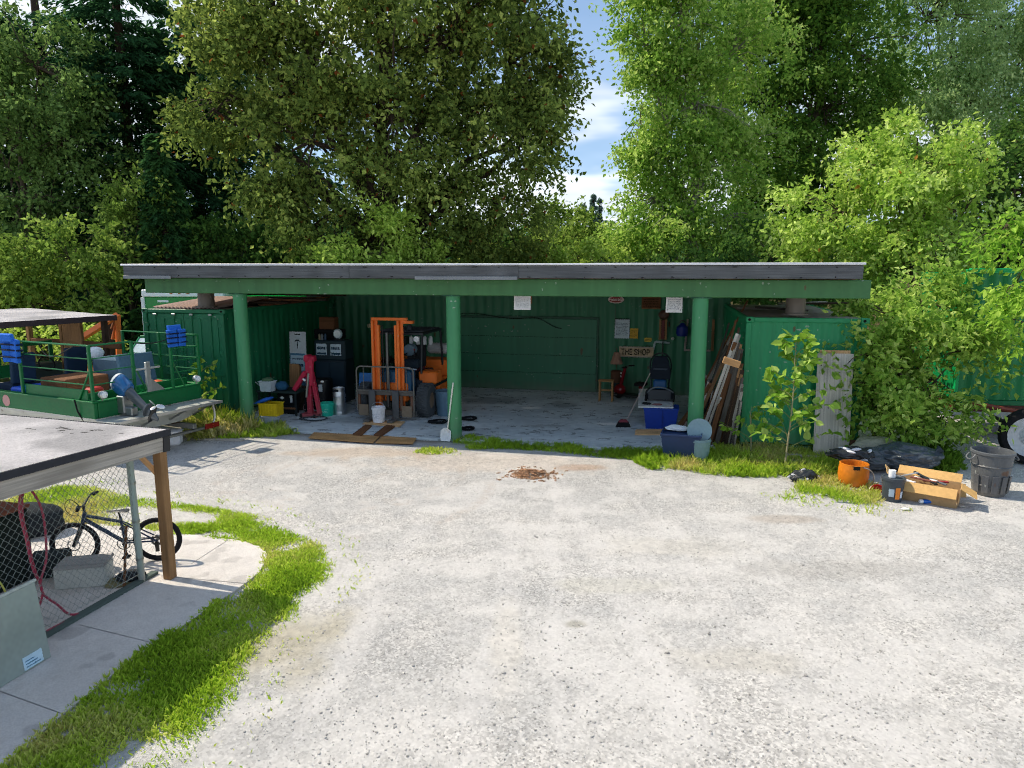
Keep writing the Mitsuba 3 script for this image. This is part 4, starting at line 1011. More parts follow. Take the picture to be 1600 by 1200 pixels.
# ------------------------------------------------------------------ things standing behind the boat and the container
bo = thing('boom_loader', 'faded orange boom arm of a loader rising behind the boat canopy', 'loader')
a, b, c = dd(118, 534, 20.5), dd(184, 492, 21.5), dd(186, 560, 21.5)
part(bo, 'boom', tube([a, a * .5 + b * .5, b], [.10, .11, .10], 4), 'worn:#cf6a34')
part(bo, 'boom_tip', tube([b, c], [.09, .10], 4), 'worn:#cf6a34')
part(bo, 'cylinder', cyl(dd(174, 514, 21.4), dd(180, 498, 21.4), .04, 8), 'metal:#b07050')
part(bo, 'link', tube([dd(176, 530, 21.4), dd(181, 502, 21.4), dd(186, 532, 21.4)], .05, 6), 'worn:#cf6a34')
part(bo, 'mast', tube([dd(171, 505, 21.7), foot(172, 21.7)], .09, 6), 'matte:#3a342e')
part(bo, 'chassis', X(bx(-1.4, .9, -.5, .5, .3, .95, .05), tf(foot(150, 21.6), .2)), 'worn:#8a4a28')
for x in (-.9, .5): part(bo, 'wheel', X(lathe([(0, -.16), (.3, -.16), (.42, -.1), (.42, .1), (.3, .16), (0, .16)], 24), tf(foot(150, 21.6) + [x, -.55, .42], .2, rx=math.pi / 2)), 'matte:#202020')
TT = tf(foot(222, 21.2), math.radians(-100))
tk = thing('pickup_truck', 'old green pickup truck half hidden between the boat and the container', 'truck', TT)
part(tk, 'bonnet', loft([np.array([(x, -w, z0), (x, w, z0), (x, w, z1 - .12), (x, w * .8, z1), (x, -w * .8, z1), (x, -w, z1 - .12)]) for x, w, z0, z1 in ((1.15, .78, .55, 1.12), (.6, .86, .5, 1.2), (-.2, .9, .5, 1.26))]), 'gloss:#2c8a58')
part(tk, 'cab', loft([np.array([(-.21 - .0 * z, -w, z), (-.21, w, z), (-1.9, w, z), (-1.9, -w, z)]) for z, w in ((.5, .92), (1.25, .92))]), 'gloss:#2c8a58')
part(tk, 'cab_roof', bx(-1.85, -.75, -.72, .72, 1.84, 1.92, .03), 'gloss:#2c8a58')
part(tk, 'windscreen', slab4([(-.25, -.8, 1.27), (-.25, .8, 1.27), (-.72, .7, 1.83), (-.72, -.7, 1.83)], .012), 'gloss:#b4c8d4')
for s in (-1, 1):
    part(tk, 'pillar', cyl((-.24, s * .84, 1.25), (-.74, s * .72, 1.86), .035, 6), 'gloss:#2c8a58')
    part(tk, 'headlight', X(lathe([(0, 0), (.10, 0), (.11, .03), (.08, .05), (0, .06)], 16), tf((1.13, s * .6, .92), 0, ry=math.pi / 2)), 'gloss:#d8dcdc')
    for x in (.5, -2.6): part(tk, 'wheel', X(lathe([(0, -.11), (.2, -.11), (.34, -.08), (.34, .08), (.2, .11), (0, .11)], 24), tf((x, s * .82, .34), 0, rx=math.pi / 2)), 'matte:#1d1d1d')
gr = part(tk, 'grille', bx(1.152, 1.18, -.45, .45, .72, 1.0, .01), 'matte:#20262a')
for z in (.76, .84, .92): part(gr, 'bar', bx(1.181, 1.195, -.44, .44, z, z + .03, .005), 'metal:#c8cccc')
part(tk, 'bumper', bx(1.2, 1.3, -.85, .85, .45, .6, .03), 'metal:#b8bcbc')
part(tk, 'bed', bx(-3.4, -1.95, -.9, .9, .55, 1.15, .03), 'gloss:#2c8a58')
solo('canvas_sheet', X(lump(.5, .75, .16, (.35, .15, 1.24), .25, 2.4, 6), TT), 'matte:#a8916c', 'crumpled tan canvas thrown over the bonnet of the green truck', 'canvas')
ctl = thing('cargo_trailer', 'bright green box trailer with white roof trim standing behind the container with doors', 'trailer', tf(dd(225, 500, 25.0) * [1, 1, 0], -.02))
part(ctl, 'box', bx(.03, 6.6, 0, 2.0, .7, 3.02, .02), 'gloss:#118a3e')
part(ctl, 'roof_trim', bx(0, 3.0, -.06, 2.05, 3.025, 3.30, .04), 'semi:#f0f0f0')
part(ctl, 'corner_trim', bx(-.03, .1, -.05, .0, .6, 3.02, .02), 'semi:#e6e6e6')
part(ctl, 'corner_trim', bx(2.93, 3.02, -.05, -.002, .6, 3.02, .02), 'semi:#e6e6e6')
for x in (1.05, 1.35, 1.65): part(ctl, 'marker_light', bx(x, x + .09, -.085, -.062, 3.14, 3.19, .01), 'gloss:#a8541e')
part(ctl, 'print', bx(.55, .95, -.012, -.002, 2.84, 2.92, .002), 'semi:#dfe8e0', label='small pale plate on the trailer side')
for x in (1.8, 2.7): part(ctl, 'wheel', X(lathe([(0, -.12), (.2, -.12), (.36, -.09), (.36, .09), (.2, .12), (0, .12)], 24), tf((x, -.02, .36), 0, rx=math.pi / 2)), 'matte:#1d1d1d')
pl = thing('timber_offcut', 'weathered board lying in the grass before the tall weeds by the shed', 'board', tf(g(325, 687), -.15))
part(pl, 'board', bx(-.8, .9, -.07, .07, .0, .04), 'wood:0')
solo('leaning_post', cyl(g(336, 668), su(331, 552, -7.9), .07, 8), 'wood:4', 'old grey post leaning against the container doors among the weeds', 'post')
# ------------------------------------------------------------------ inside the shed
FZ = .056
def fl(x, y): return g(x, y, FZ)


def bars(w, h, rows, r, y=-.004, fill=.8):
    """rows of printed writing too small to read, as thin raised strips on a face that looks to -y"""
    out = []
    for i in range(rows):
        z = h / 2 - (i + .7) * h / rows; x = -w / 2
        while x < w / 2 * (.75 + .25 * r.random()):
            l = w * (.05 + .12 * r.random())
            out.append(bx(x, min(x + l, w / 2), y - .002, y, z, z + h / rows * .32, .0005)); x += l + w * .03
    return cat(out)


def placard(name, label, category, T, w, h, th, mat, rows=0, ink='matte:#3c4350', seed=1, fw=.8, fh=.7):
    k = thing(name, label, category, T)
    part(k, 'board', bx(-w / 2, w / 2, 0, th, -h / 2, h / 2, .004), mat)
    if rows: part(k, 'print', bars(w * fw, h * fh, rows, np.random.default_rng(seed)), ink, kind='stuff')
    return k


def wall(x, y, v, up=0.0):
    u, z = sv(x, y, v); return at(S(u, v, z + up))


def size(x0, y0, x1, y1, v):
    a, b = sv(x0, y0, v), sv(x1, y1, v); return abs(b[0] - a[0]), abs(b[1] - a[1])


# forklift
FT = at(fl(609, 653) + V * .42)
fk = thing('forklift', 'orange and dark blue forklift truck with a raised orange mast parked inside the shed', 'forklift', FT)
OR, DK = 'worn:#e0702a', 'semi:#1f2c38'
for s in (-1, 1):
    x = s * .36 + .04
    m_ = part(fk, 'mast_rail', cat(bx(x - .10, x - .035, -.52, -.38, .30, 2.62), bx(x - .035, x + .05, -.44, -.40, .30, 2.62)), OR)
    part(m_, 'inner_rail', bx(x + (.055 if s < 0 else -.18), x + (.12 if s < 0 else -.115), -.50, -.40, .32, 2.5), OR)
    part(m_, 'foot', bx(x - .14, x + .14, -.56, -.36, .50, .72, .03), OR)
part(fk, 'mast_head', bx(-.42, .58, -.50, -.40, 2.625, 2.70), OR)
part(fk, 'mast_arm', bx(.40, .72, -.44, -.30, 2.54, 2.62), OR)
part(fk, 'lift_cylinder', cyl((-.02, -.42, .3), (-.02, -.42, 2.3), .045, 12), 'metal:#5c5f60')
part(fk, 'chain', cyl((-.12, -.46, .5), (-.12, -.46, 2.5), .014, 6), 'metal:#333333')
for z in (.12, .66): part(fk, 'carriage_bar', bx(-.80, .80, -.66, -.58, z, z + .14, .01), 'worn:#55504c')
for x in (-.78, -.42, .42, .72): part(fk, 'carriage_plate', bx(x - .03, x + .05, -.66, -.59, .262, .658, .01), 'worn:#6c4a3a')
lb_ = part(fk, 'load_backrest', tube([(-.80, -.68, .25), (-.80, -.68, 1.30), (-.77, -.68, 1.38), (-.70, -.68, 1.42), (.70, -.68, 1.42), (.77, -.68, 1.38), (.80, -.68, 1.30), (.80, -.68, .25)], .02, 8), 'worn:#6b6a64')
for x in np.arange(-.6, .7, .24): part(lb_, 'bar', cyl((x, -.68, .76), (x, -.68, 1.42), .009, 6), 'worn:#6b6a64')
part(lb_, 'bar', cyl((-.8, -.68, .78), (.8, -.68, .78), .014, 6), 'worn:#6b6a64')
for x in (-.36, .30):
    part(fk, 'fork', cat(bx(x - .09, x + .09, -.74, -.685, .05, .80, .01), bx(x - .08, x + .08, -1.15, -.74, .03, .08, .01)), 'worn:#4a4e52')
for x in (-.62, .60): part(fk, 'weight_plate', bx(x - .14, x + .14, -.70, -.672, .10, .40, .01), 'worn:#7a6a58')
for x, y, R_, w_ in ((-.82, 0, .44, .32), (.90, 0, .45, .34), (-.7, 1.75, .32, .22), (.86, 1.75, .32, .22)):
    t_ = lathe([(R_ * .5, -w_ / 2), (R_ * .9, -w_ / 2), (R_ * .97, -w_ * .42), (R_ * .97, w_ * .42), (R_ * .9, w_ / 2), (R_ * .5, w_ / 2)], 40, ring=True)
    lug = [X(bx(-.022, .022, -w_ * .25, w_ * .25, 0, .03, .006), tf((0, 0, 0), 0, ry=a) @ tf((0, 0, R_ * .965)) @ tf((0, s * w_ * .24, 0), s * .5)) for i, a in enumerate(np.arange(22) * 2 * math.pi / 22) for s in (-1, 1)]
    w = part(fk, 'tyre', X(cat(X(t_, tf(rx=math.pi / 2)), *lug), tf((x, y, R_), math.pi / 2)), 'matte:#4c5155', kind='stuff')
    part(w, 'rim', X(lathe([(0, -w_ * .3), (R_ * .5, -w_ * .42), (R_ * .5, w_ * .42), (0, w_ * .3)], 24), tf((x, y, R_), 0, ry=math.pi / 2)), 'worn:#7d6c5c')
part(fk, 'body', cat(bx(-.62, .78, .15, 2.2, .42, 1.0, .05)), DK)
part(fk, 'front_cowl', bx(-.56, .56, -.30, .14, .55, 1.28, .05), 'semi:#2a5878', label='blue front cowl behind the mast')
part(fk, 'cowl_rail', cyl((-.1, -.36, 1.40), (.78, -.36, 1.33), .022, 8), 'metal:#9aa3a8')
part(fk, 'axle_housing', bx(-.3, .5, -.35, -.05, .45, .95, .04), OR)
part(fk, 'fender', X(bx(-.24, .27, -.24, .28, 0, .34, .04), tf((.86, .40, .86))), OR, label='orange step box beside the seat')
part(fk, 'side_plate', bx(.62, 1.10, .24, 1.5, .78, .855, .02), 'semi:#1b2126')
part(fk, 'counterweight', loft([np.array([(-.6, y, z0), (1.0, y, z0), (1.0, y, z1), (-.6, y, z1)]) for y, z0, z1 in ((1.6, .5, 1.34), (2.3, .5, 1.34), (2.6, .6, 1.1))]), OR)
part(fk, 'rear_panel', bx(.80, 1.06, .62, 1.58, .46, .90, .03), OR)
gd = part(fk, 'overhead_guard', cat(bx(-.5, .88, -.12, 1.5, 2.22, 2.28, .02)), 'semi:#23292e')
for x in (-.46, .84):
    part(gd, 'leg', cyl((x, -.18, 1.2), (x, -.08, 2.23), .035, 8), 'semi:#1c2226')
    part(gd, 'leg', cyl((x, 1.62, 1.2), (x, 1.46, 2.23), .035, 8), 'semi:#1c2226')
for y in np.arange(.05, 1.4, .22): part(gd, 'bar', bx(-.46, .84, y, y + .05, 2.285, 2.32, .008), 'semi:#2c3338')
part(gd, 'beacon', lathe([(0, 2.32), (.08, 2.32), (.08, 2.4), (.05, 2.46), (0, 2.47)], 14, (.35, .3, 0)), 'semi:#30343a')
for x in (.72, ): part(gd, 'lamp', X(lathe([(0, 0), (.07, 0), (.08, .06), (0, .08)], 14), tf((x, -.14, 2.12), 0, rx=math.pi / 2)), 'gloss:#c8ccd0')
st_ = part(fk, 'seat', bx(-.12, .44, .75, 1.25, 1.0, 1.2, .06), 'matte:#4e1f2a', label='dark red seat')
part(st_, 'backrest', X(bx(-.27, .27, -.07, .07, 0, .62, .06), tf((.16, 1.28, 1.18), 0, rx=-.12)), 'matte:#23262a')
part(fk, 'steering_wheel', X(torus(.19, .017, 24, 6), tf((.32, .36, 1.58), 0, rx=.6)), 'matte:#181a1c')
part(fk, 'dashboard', bx(.02, .64, .1, .34, 1.28, 1.52, .04), 'matte:#24303a')
for i, x in enumerate((.16, .36, .56, .74)): part(fk, 'bottle', lathe([(0, 0), (.055, 0), (.06, .03), (.06, .18), (.03, .24), (0, .25)], 12, (x, .9, 1.86)), 'semi:#b9bec2')
part(fk, 'engine_block', bx(-.42, .6, .66, 1.5, 1.0, 1.12, .03), 'worn:#2a3036')
part(fk, 'hydraulic_hose', tube(spline([(.1, -.42, 2.3), (.2, -.36, 1.7), (.16, -.34, 1.3), (.22, -.3, 1.0)], 20), .016, 6), 'matte:#15171a')
part(fk, 'lever', cyl((.5, .2, 1.5), (.54, .12, 1.78), .012, 6), 'semi:#23262a')
part(fk, 'lever_knob', lump(.025, .025, .025, (.54, .12, 1.8), .02, 2, 1, 1), 'semi:#a02420')
part(fk, 'gas_tank', X(lathe([(0, -.36), (.12, -.34), (.16, -.27), (.16, .27), (.12, .34), (0, .36)], 20), tf((.66, 1.9, 1.65), 0, ry=math.pi / 2)), 'semi:#aeb3b4')
part(fk, 'air_filter', X(lathe([(0, -.15), (.15, -.15), (.16, -.1), (.16, .12), (0, .15)], 18), tf((.25, .6, 1.74), 0, rx=math.pi / 2)), 'semi:#5d7484')

# red folding engine crane
HT = at(fl(484, 651)); RD = 'worn:#b22a44'
hc = thing('engine_crane', 'red folded engine crane standing upright left of the keg', 'crane', HT)
part(hc, 'base', bx(-.22, .26, -.12, .35, 0, .09, .02), RD)
part(hc, 'upright', bx(-.07, .06, .0, .13, .09, 1.55, .01), RD)
part(hc, 'boom', X(bx(-.05, .05, -.05, .05, -.72, 0, .01), tf((.14, -.02, 1.58), 0, ry=.04)), RD)
part(hc, 'leg', X(bx(-.055, .055, -.05, .05, 0, 1.15, .01), tf((.27, .06, .08), 0, ry=-.16)), RD)
part(hc, 'leg', X(bx(-.06, .06, -.05, .05, 0, .62, .01), tf((-.42, .0, .72), 0, ry=.62)), RD)
part(hc, 'jack', cyl((-.04, -.06, .55), (.06, -.06, 1.2), .035, 10), 'metal:#9a9a9a')
part(hc, 'head', cat(bx(-.10, .20, -.03, .16, 1.5, 1.66, .03), cyl((-.0, -.06, 1.62), (.0, .18, 1.62), .07, 14)), RD)
part(hc, 'handle', cyl((-.09, -.1, 1.05), (-.02, -.1, 1.0), .03, 8), 'semi:#d8d8d8')
for x in (-.18, .22): part(hc, 'caster', X(lathe([(0, -.02), (.05, -.02), (.05, .02), (0, .02)], 12), tf((x, -.14, .05), 0, ry=math.pi / 2)), 'matte:#30302f')
part(hc, 'knob', lump(.05, .03, .03, (.42, 0, .98), .1, 2, 1, 2), 'semi:#d9d9d2')
# keg
kg = thing('beer_keg', 'slim silver steel keg standing between the red crane and the forklift', 'keg', at(fl(531, 647)))
part(kg, 'body', lathe([(0, .02), (.15, .02), (.165, .0), (.165, .08), (.155, .1), (.165, .13), (.165, .28), (.172, .30), (.165, .32), (.165, .5), (.172, .52), (.165, .54), (.165, .60), (.15, .64), (.155, .66), (.158, .74), (.15, .745), (.145, .69), (0, .69)], 32), 'metal:#c4c9cc')
part(kg, 'label', lathe([(.168, .56), (.1695, .56), (.1695, .66), (.168, .66)], 12, (0, 0, 0)), 'matte:#23282c') if False else part(kg, 'handhole', bx(-.10, .06, -.168, -.14, .65, .715, .01), 'matte:#1b2024')
# buckets
def bucket(name, label, T, r0, r1, h, mat, handle=0.0, cat_='bucket', band=None, marks=0, open_=True, seed=1, hmat='metal:#b9bcbe'):
    k = thing(name, label, cat_, T)
    part(k, 'body', lathe([(0, .0), (r0, .0), (r0 + .004, .01), (r1, h - .06), (r1 + .012, h - .055), (r1 + .012, h - .035), (r1 + .004, h - .03), (r1 + .004, h), (r1 - .006, h), (r0 - .006, .02), (0, .018)] if open_ else [(0, 0), (r0, 0), (r1, h - .05), (r1 + .014, h - .045), (r1 + .014, h), (r1 - .02, h + .004), (r1 - .03, h - .012), (0, h - .012)], 32), mat)
    if handle:
        a = np.linspace(0, math.pi, 20)
        part(k, 'handle', tube(np.stack([(r1 + .02) * np.cos(a), -.25 * abs(handle) * np.sin(a) if handle < 0 else 0 * a, h - .05 + handle * np.sin(a)], 1), .006, 6), hmat)
        for s in (-1, 1): part(k, 'lug', cyl((s * (r1 + .002), 0, h - .05), (s * (r1 + .028), 0, h - .05), .016, 8), hmat)
    if marks:
        rr = np.random.default_rng(seed); b = bars(r0 * 1.2, h * .35, marks, rr, 0); v = np.array(b.vertices)
        R_ = r0 + (r1 - r0) * np.clip((v[:, 2] + h * .45) / h, 0, 1) + .0015 - v[:, 1] * .5; an = v[:, 0] / R_ - math.pi / 2
        b.vertices = np.stack([R_ * np.cos(an), R_ * np.sin(an), v[:, 2] + h * .42], 1)
        part(k, 'print', b, band or 'matte:#2c4a70', kind='stuff', smooth=False)
    return k
bucket('white_bucket', 'white plastic bucket with its wire handle up on the plywood before the forklift', at(g(592, 659, .09)), .145, .17, .40, 'semi:#e4e4e8', .17, marks=4, seed=3)
bucket('teal_bucket', 'teal plastic bucket with a white label beside the keg', at(fl(511, 649)), .165, .19, .36, 'semi:#1fae90', 0, band='matte:#e4ece8', marks=3, seed=8)
bucket('grey_bin', 'tall grey blue bin half hidden behind the middle column', at(fl(697, 648)), .24, .29, .68, 'semi:#587488', 0, 'bin')
bucket('paint_tin', 'small tin on the slab edge before the left column', at(g(461, 676, .01)), .06, .062, .10, 'metal:#a9b4bc', 0, 'tin')
# plywood sheets and planks before the forklift
def sheet(name, label, category, pts, th, mat, z=FZ, group=None):
    k = numbered(name); entry(k, slab4([g(x, y, z) for x, y in pts], th), mat, None); say(k, label, category, group)
sheet('plywood_sheet', 'plywood sheet under the white bucket', 'plywood', [(566, 663), (577, 656.5), (633, 659.5), (624, 667.5)], .02, 'wood:7')
sheet('plywood_sheet', 'long plywood sheet lying on the left at the front edge of the slab', 'plywood', [(482, 685), (493, 674.5), (596, 680.5), (583, 692.5)], .02, 'wood:1', .03)
sheet('plywood_sheet', 'shorter plywood sheet at the front edge of the slab nearest the shovel', 'plywood', [(586, 692.5), (599, 681), (652, 683.5), (645, 694)], .02, 'wood:1', .03)
sheet('dark_plank', 'dark wet plank running from the plywood towards the bucket, left of a pair', 'plank', [(551, 680), (565, 681), (581, 666.5), (571, 665.5)], .035, 'wood:2')
sheet('dark_plank', 'dark wet plank running from the plywood towards the bucket, right of a pair', 'plank', [(584, 681), (597, 682), (617, 667.5), (604, 665.5)], .035, 'wood:2')
# cables
def coil(T, n, R_, r_, mat, label, seed):
    rr = np.random.default_rng(seed); a = np.linspace(0, 2 * math.pi * n, 40 * n)
    R = R_ * (1 + .14 * np.sin(a * .37 + 1) + .1 * np.sin(a * 1.13))
    p = np.stack([R * np.cos(a) * 1.35, R * np.sin(a), .02 + .012 * (a / 6.28) + .01 * np.sin(a * 2)], 1)
    solo('cable_coil', tube(p, r_, 6), mat, label, 'cable', T)
coil(tf(fl(683, 661)), 5, .17, .011, 'matte:#181b20', 'black cable coil on the floor left of the middle column', 1)
coil(tf(fl(730, 656)), 4, .16, .013, 'matte:#14171b', 'black cable coil on the floor right of the middle column', 2)
coil(tf(fl(728, 672)), 4, .13, .014, 'matte:#101216', 'second black coil right of the middle column nearest the grass', 3)
coil(tf(fl(489, 656)), 3, .25, .009, 'matte:#3c4448', 'thin grey hose ring on the floor around the foot of the red crane', 4)
solo('air_hose', tube(spline([fl(478, 646) + [0, 0, .1], fl(490, 636) + [0, 0, .32], fl(503, 632) + [0, 0, .38], fl(511, 640) + [0, -.1, .25], fl(500, 652)], 30), .011, 6), 'semi:#9a7f82', 'pinkish hose looping from the red crane into the teal bucket', 'hose')
# shovel on the middle column
sb_ = g(697, 690, .0); stp = S(-.02, -.2, 1.62)
sh = thing('white_shovel', 'white shovel leaning against the middle column', 'shovel')
stp = plane_hit(708, 598, S(0, -.19), V)
part(sh, 'handle', cyl(sb_ + (stp - sb_) * .18, stp, .016, 10), 'semi:#d9d6cc')
part(sh, 'blade', X(loft([np.array([(x * w, d - abs(x) * .04, z) for x in (-1, -.5, 0, .5, 1)] + [(x * w, d - abs(x) * .04 - .008, z) for x in (1, .5, 0, -.5, -1)]) for z, w, d in ((.02, .11, 0), (.1, .13, .02), (.26, .13, .03), (.33, .05, .035))]), tf(sb_, -TH)), 'semi:#dadcdc')

# the clutter at the left wall
wb = thing('work_table', 'low dark table with boxes on and under it by the left column', 'table', at(fl(436, 648)))
part(wb, 'top', bx(-.62, .62, -.1, .55, .62, .66, .01), 'matte:#2b3a38')
for x in (-.55, .55):
    for y in (-.04, .48): part(wb, 'leg', bx(x - .025, x + .025, y - .025, y + .025, 0, .62, .006), 'matte:#20282a')
part(wb, 'rail', bx(-.55, .55, -.085, -.04, .18, .23, .006), 'wood:2')
bt = thing('white_tote', 'white plastic tub full of green rags on the low table', 'tub', at(fl(421, 648) + [0, 0, .663]))
part(bt, 'tub', loft([np.array([(-w, -d, z), (w, -d, z), (w, d, z), (-w, d, z)]) for z, w, d in ((0, .15, .12), (.26, .18, .14))]), 'semi:#c9d6dc')
part(bt, 'rim', bx(-.2, .2, -.16, .16, .262, .285, .006), 'semi:#d6e0e6')
part(bt, 'rags', lump(.16, .12, .08, (0, 0, .30), .3, 3, 2), 'matte:#5e7a5c')
solo('blue_bag', lump(.18, .14, .13, (0, 0, .12), .2, 2, 7), 'matte:#2e5c7c', 'dull blue bag behind the white tub on the low table', 'bag', at(fl(441, 648) + [0, .1, .663]))
cbx = thing('carton', 'tall flattened brown carton standing behind the low table', 'carton', at(fl(461, 641)))
for i in range(4): part(cbx, 'sheet', X(bx(-.15 + .02 * i, .15, .04 * i, .04 * i + .012, .66, 1.32 - .03 * i, .003), tf(rx=-.06)), 'wood:3')
solo('table_foot_box', bx(-.2, .2, 0, .35, .0, .66, .02), 'matte:#3a332c', 'brown box holding up the flattened carton', 'box', at(fl(461, 641)))
db_ = thing('black_case', 'black case with a white sticker under the right end of the low table', 'case', at(fl(452, 646)))
part(db_, 'case', bx(-.28, .26, -.12, .2, .26, .58, .03), 'matte:#14191b')
part(db_, 'sticker', X(prism([(-.07, 0), (0, .05), (.07, 0), (0, -.05)], .004), tf((-.12, -.121, .46), 0, rx=math.pi / 2)), 'semi:#d6dcdc')
part(db_, 'tag', bx(.12, .19, -.128, -.121, .34, .54, .004), 'semi:#ccd0d0')
part(db_, 'stand', bx(-.24, .22, -.08, .18, .0, .258, .02), 'matte:#191d1f')
yc = thing('yellow_crate', 'yellow plastic crate on a grey tub by the left column', 'crate', at(fl(425, 661) + [0, 0, .22]))
for s in (-1, 1):
    part(yc, 'side', bx(-.25, .25, s * .17 - .008, s * .17 + .008, 0, .30, .006), 'semi:#c9ac1c')
    part(yc, 'end', bx(s * .25 - .008, s * .25 + .008, -.16, .16, 0, .30, .006), 'semi:#c9ac1c')
    part(yc, 'rim', bx(-.27, .27, s * .18 - .02, s * .18 + .02, .302, .325, .006), 'semi:#d6b922')
part(yc, 'base', bx(-.24, .24, -.16, .16, .0, .02), 'semi:#b89c18')
for x in np.arange(-.2, .21, .08): part(yc, 'rib', bx(x - .008, x + .008, -.188, -.179, .02, .29, .003), 'semi:#d6b922')
solo('blue_cover', X(lump(.26, .2, .05, (0, 0, 0), .25, 2, 9), tf((-.06, 0, .38), 0, ry=-.35)), 'semi:#1f5cb8', 'blue plastic cover tilted over the yellow crate', 'cover', at(fl(418, 661) + [0, 0, .22]))
solo('grey_tub', lathe([(0, 0), (.2, 0), (.23, .2), (.24, .215), (.22, .22), (.0, .21)], 24), 'semi:#98a2aa', 'grey round tub under the yellow crate', 'tub', at(fl(424, 663)))
solo('white_rod', cyl(fl(398, 640) + [0, 0, .85], fl(415, 646) + [0, 0, .68], .014, 8), 'semi:#dfe4e2', 'short white rod sticking out past the left column over the table', 'rod')
# sign board leaning on the left container
p0, p1 = su(449, 498, -6.33), su(476, 498, -6.30)
bn = thing('sign_board', 'tall white and blue sign board leaning on the left container wall above the red crane', 'sign', at(fl(467, 632), -TH - .05, rx=-.05))
Hb = 2.15
part(bn, 'board', bx(-.27, .27, 0, .03, .0, Hb, .006), 'semi:#c3ccd2')
part(bn, 'blue_panel', bx(-.25, .25, -.006, -.001, .55, 1.52, .002), 'semi:#4d7897')
part(bn, 'white_panel', bx(-.22, .22, -.010, -.007, 1.02, 1.46, .002), 'semi:#a9c0cf')
part(bn, 'emblem', cat(bx(-.012, .012, -.008, -.002, 1.66, 1.86), X(prism([(-.12, 0), (-.06, .06), (0, .075), (.06, .06), (.12, 0), (.06, .02), (0, .03), (-.06, .02)], .005), tf((0, -.002, 1.85), 0, rx=math.pi / 2))), 'matte:#2c3a40', kind='stuff')
part(bn, 'lettering', cat(X(bars(.36, .12, 1, np.random.default_rng(4)), tf((0, -.008, 1.36))), X(bars(.38, .26, 1, np.random.default_rng(6)), tf((0, -.008, 1.18))), X(bars(.4, .2, 2, np.random.default_rng(9), fill=.9), tf((0, -.003, .92)))), 'matte:#1f3f58', kind='stuff')
part(bn, 'grip_slot', bx(-.1, .1, -.004, -.001, 2.06, 2.09, .002), 'matte:#23282a')
# speaker like cabinet with two stickers
cbt = thing('tool_cabinet', 'dark steel cabinet with two white stickers against the back wall left of the forklift', 'cabinet', at(S(*uv_of(fl(518, 628)), FZ)))
part(cbt, 'lower_case', bx(-.5, .5, 0, .6, 0, 1.28, .02), 'semi:#1b2a33')
part(cbt, 'upper_case', bx(-.48, .52, -.02, .55, 1.285, 1.86, .02), 'semi:#20343c')
part(cbt, 'door', bx(-.46, -.01, -.024, -.001, .06, 1.22, .008), 'semi:#1f3340')
part(cbt, 'door', bx(.01, .46, -.024, -.001, .06, 1.22, .008), 'semi:#1f3340')
for x in (-.24, .22):
    k = part(cbt, 'sticker', bx(x - .17, x + .17, -.028, -.021, 1.42, 1.76, .003), 'semi:#b9cdd8')
    part(k, 'print', cat(X(bars(.28, .24, 1, np.random.default_rng(int(x * 100) + 60)), tf((x, -.028, 1.64))), bx(x - .15, x + .15, -.032, -.0285, 1.44, 1.50, .001)), 'matte:#1f4254', kind='stuff')
fan = thing('work_lamp', 'small round pale lamp standing on the dark cabinet', 'lamp', at(S(*uv_of(fl(533, 628)), FZ + 1.862)))
part(fan, 'bowl', X(lathe([(0, 0), (.12, 0), (.15, .04), (.1, .14), (0, .16)], 18), tf((0, -.08, .2), 0, rx=-math.pi / 2)), 'semi:#9fb4ba')
part(fan, 'lens', X(lathe([(0, -.012), (.10, -.012), (.11, -.001), (0, -.001)], 18), tf((0, -.08, .2), 0, rx=-math.pi / 2)), 'gloss:#d8e2e4')
part(fan, 'stand', bx(-.12, .12, -.06, .06, 0, .06, .02), 'matte:#22282c')
for i, (x, c_) in enumerate(((500, '#8a8468'), (504, '#6f7a80'), (509, '#34506a'))): solo('spray_can', lathe([(0, 0), (.035, 0), (.035, .15), (.015, .18), (0, .19)], 12), 'semi:' + c_, ('yellowish', 'grey', 'dark blue')[i] + ' spray can standing on the dark cabinet', 'can', at(S(*uv_of(fl(x, 628)), FZ + 1.862) + V * .15))
solo('cardboard_box', bx(-.25, .25, 0, .3, 0, .36, .01), 'wood:2', 'dark brown box on top of the cabinet under the roof', 'box', at(S(*uv_of(fl(508, 626)), FZ + 2.15) + V * .3))
solo('cabinet_shelf', bx(-.4, .45, 0, .4, 0, .285, .01), 'matte:#1a1e20', 'dark shelf block carrying the brown box over the cabinet', 'shelf', at(S(*uv_of(fl(508, 626)), FZ + 1.863) + V * .25))
br_ = thing('steel_drum', 'black drum with a white skull shaped label behind the red crane', 'drum', at(fl(506, 638)))
part(br_, 'body', lathe([(0, 0), (.27, 0), (.28, .02), (.28, .28), (.29, .30), (.28, .32), (.28, .60), (.29, .62), (.28, .64), (.28, .84), (.27, .86), (.25, .84), (0, .83)], 30), 'semi:#12171a')
part(br_, 'label', bx(.02, .13, -.292, -.278, .54, .74, .006), 'semi:#c9cfd0')
solo('blue_board', X(bx(-.22, .22, 0, .04, 0, 1.05, .03), tf(rx=-.18)), 'semi:#1f6fb8', 'bright blue board leaning left of the forklift', 'board', at(fl(570, 640)))
eb = thing('metal_bench', 'dark cluttered workbench against the back wall behind the forklift', 'workbench', at(S(-4.3, 6.15, FZ)))
part(eb, 'top', bx(-.55, 1.2, 0, .65, .86, .92, .01), 'matte:#2c2a28')
for x in (-.5, 1.12): part(eb, 'leg', bx(x, x + .06, .02, .08, 0, .86), 'matte:#1d1d1d')
part(eb, 'shelf', bx(-.5, 1.15, .1, .6, .4, .44), 'matte:#242220')
part(eb, 'vice', cat(bx(-.1, .1, .05, .3, .921, 1.06, .02), bx(-.1, .1, -.1, .0, .98, 1.06, .02)), 'metal:#5f6466')
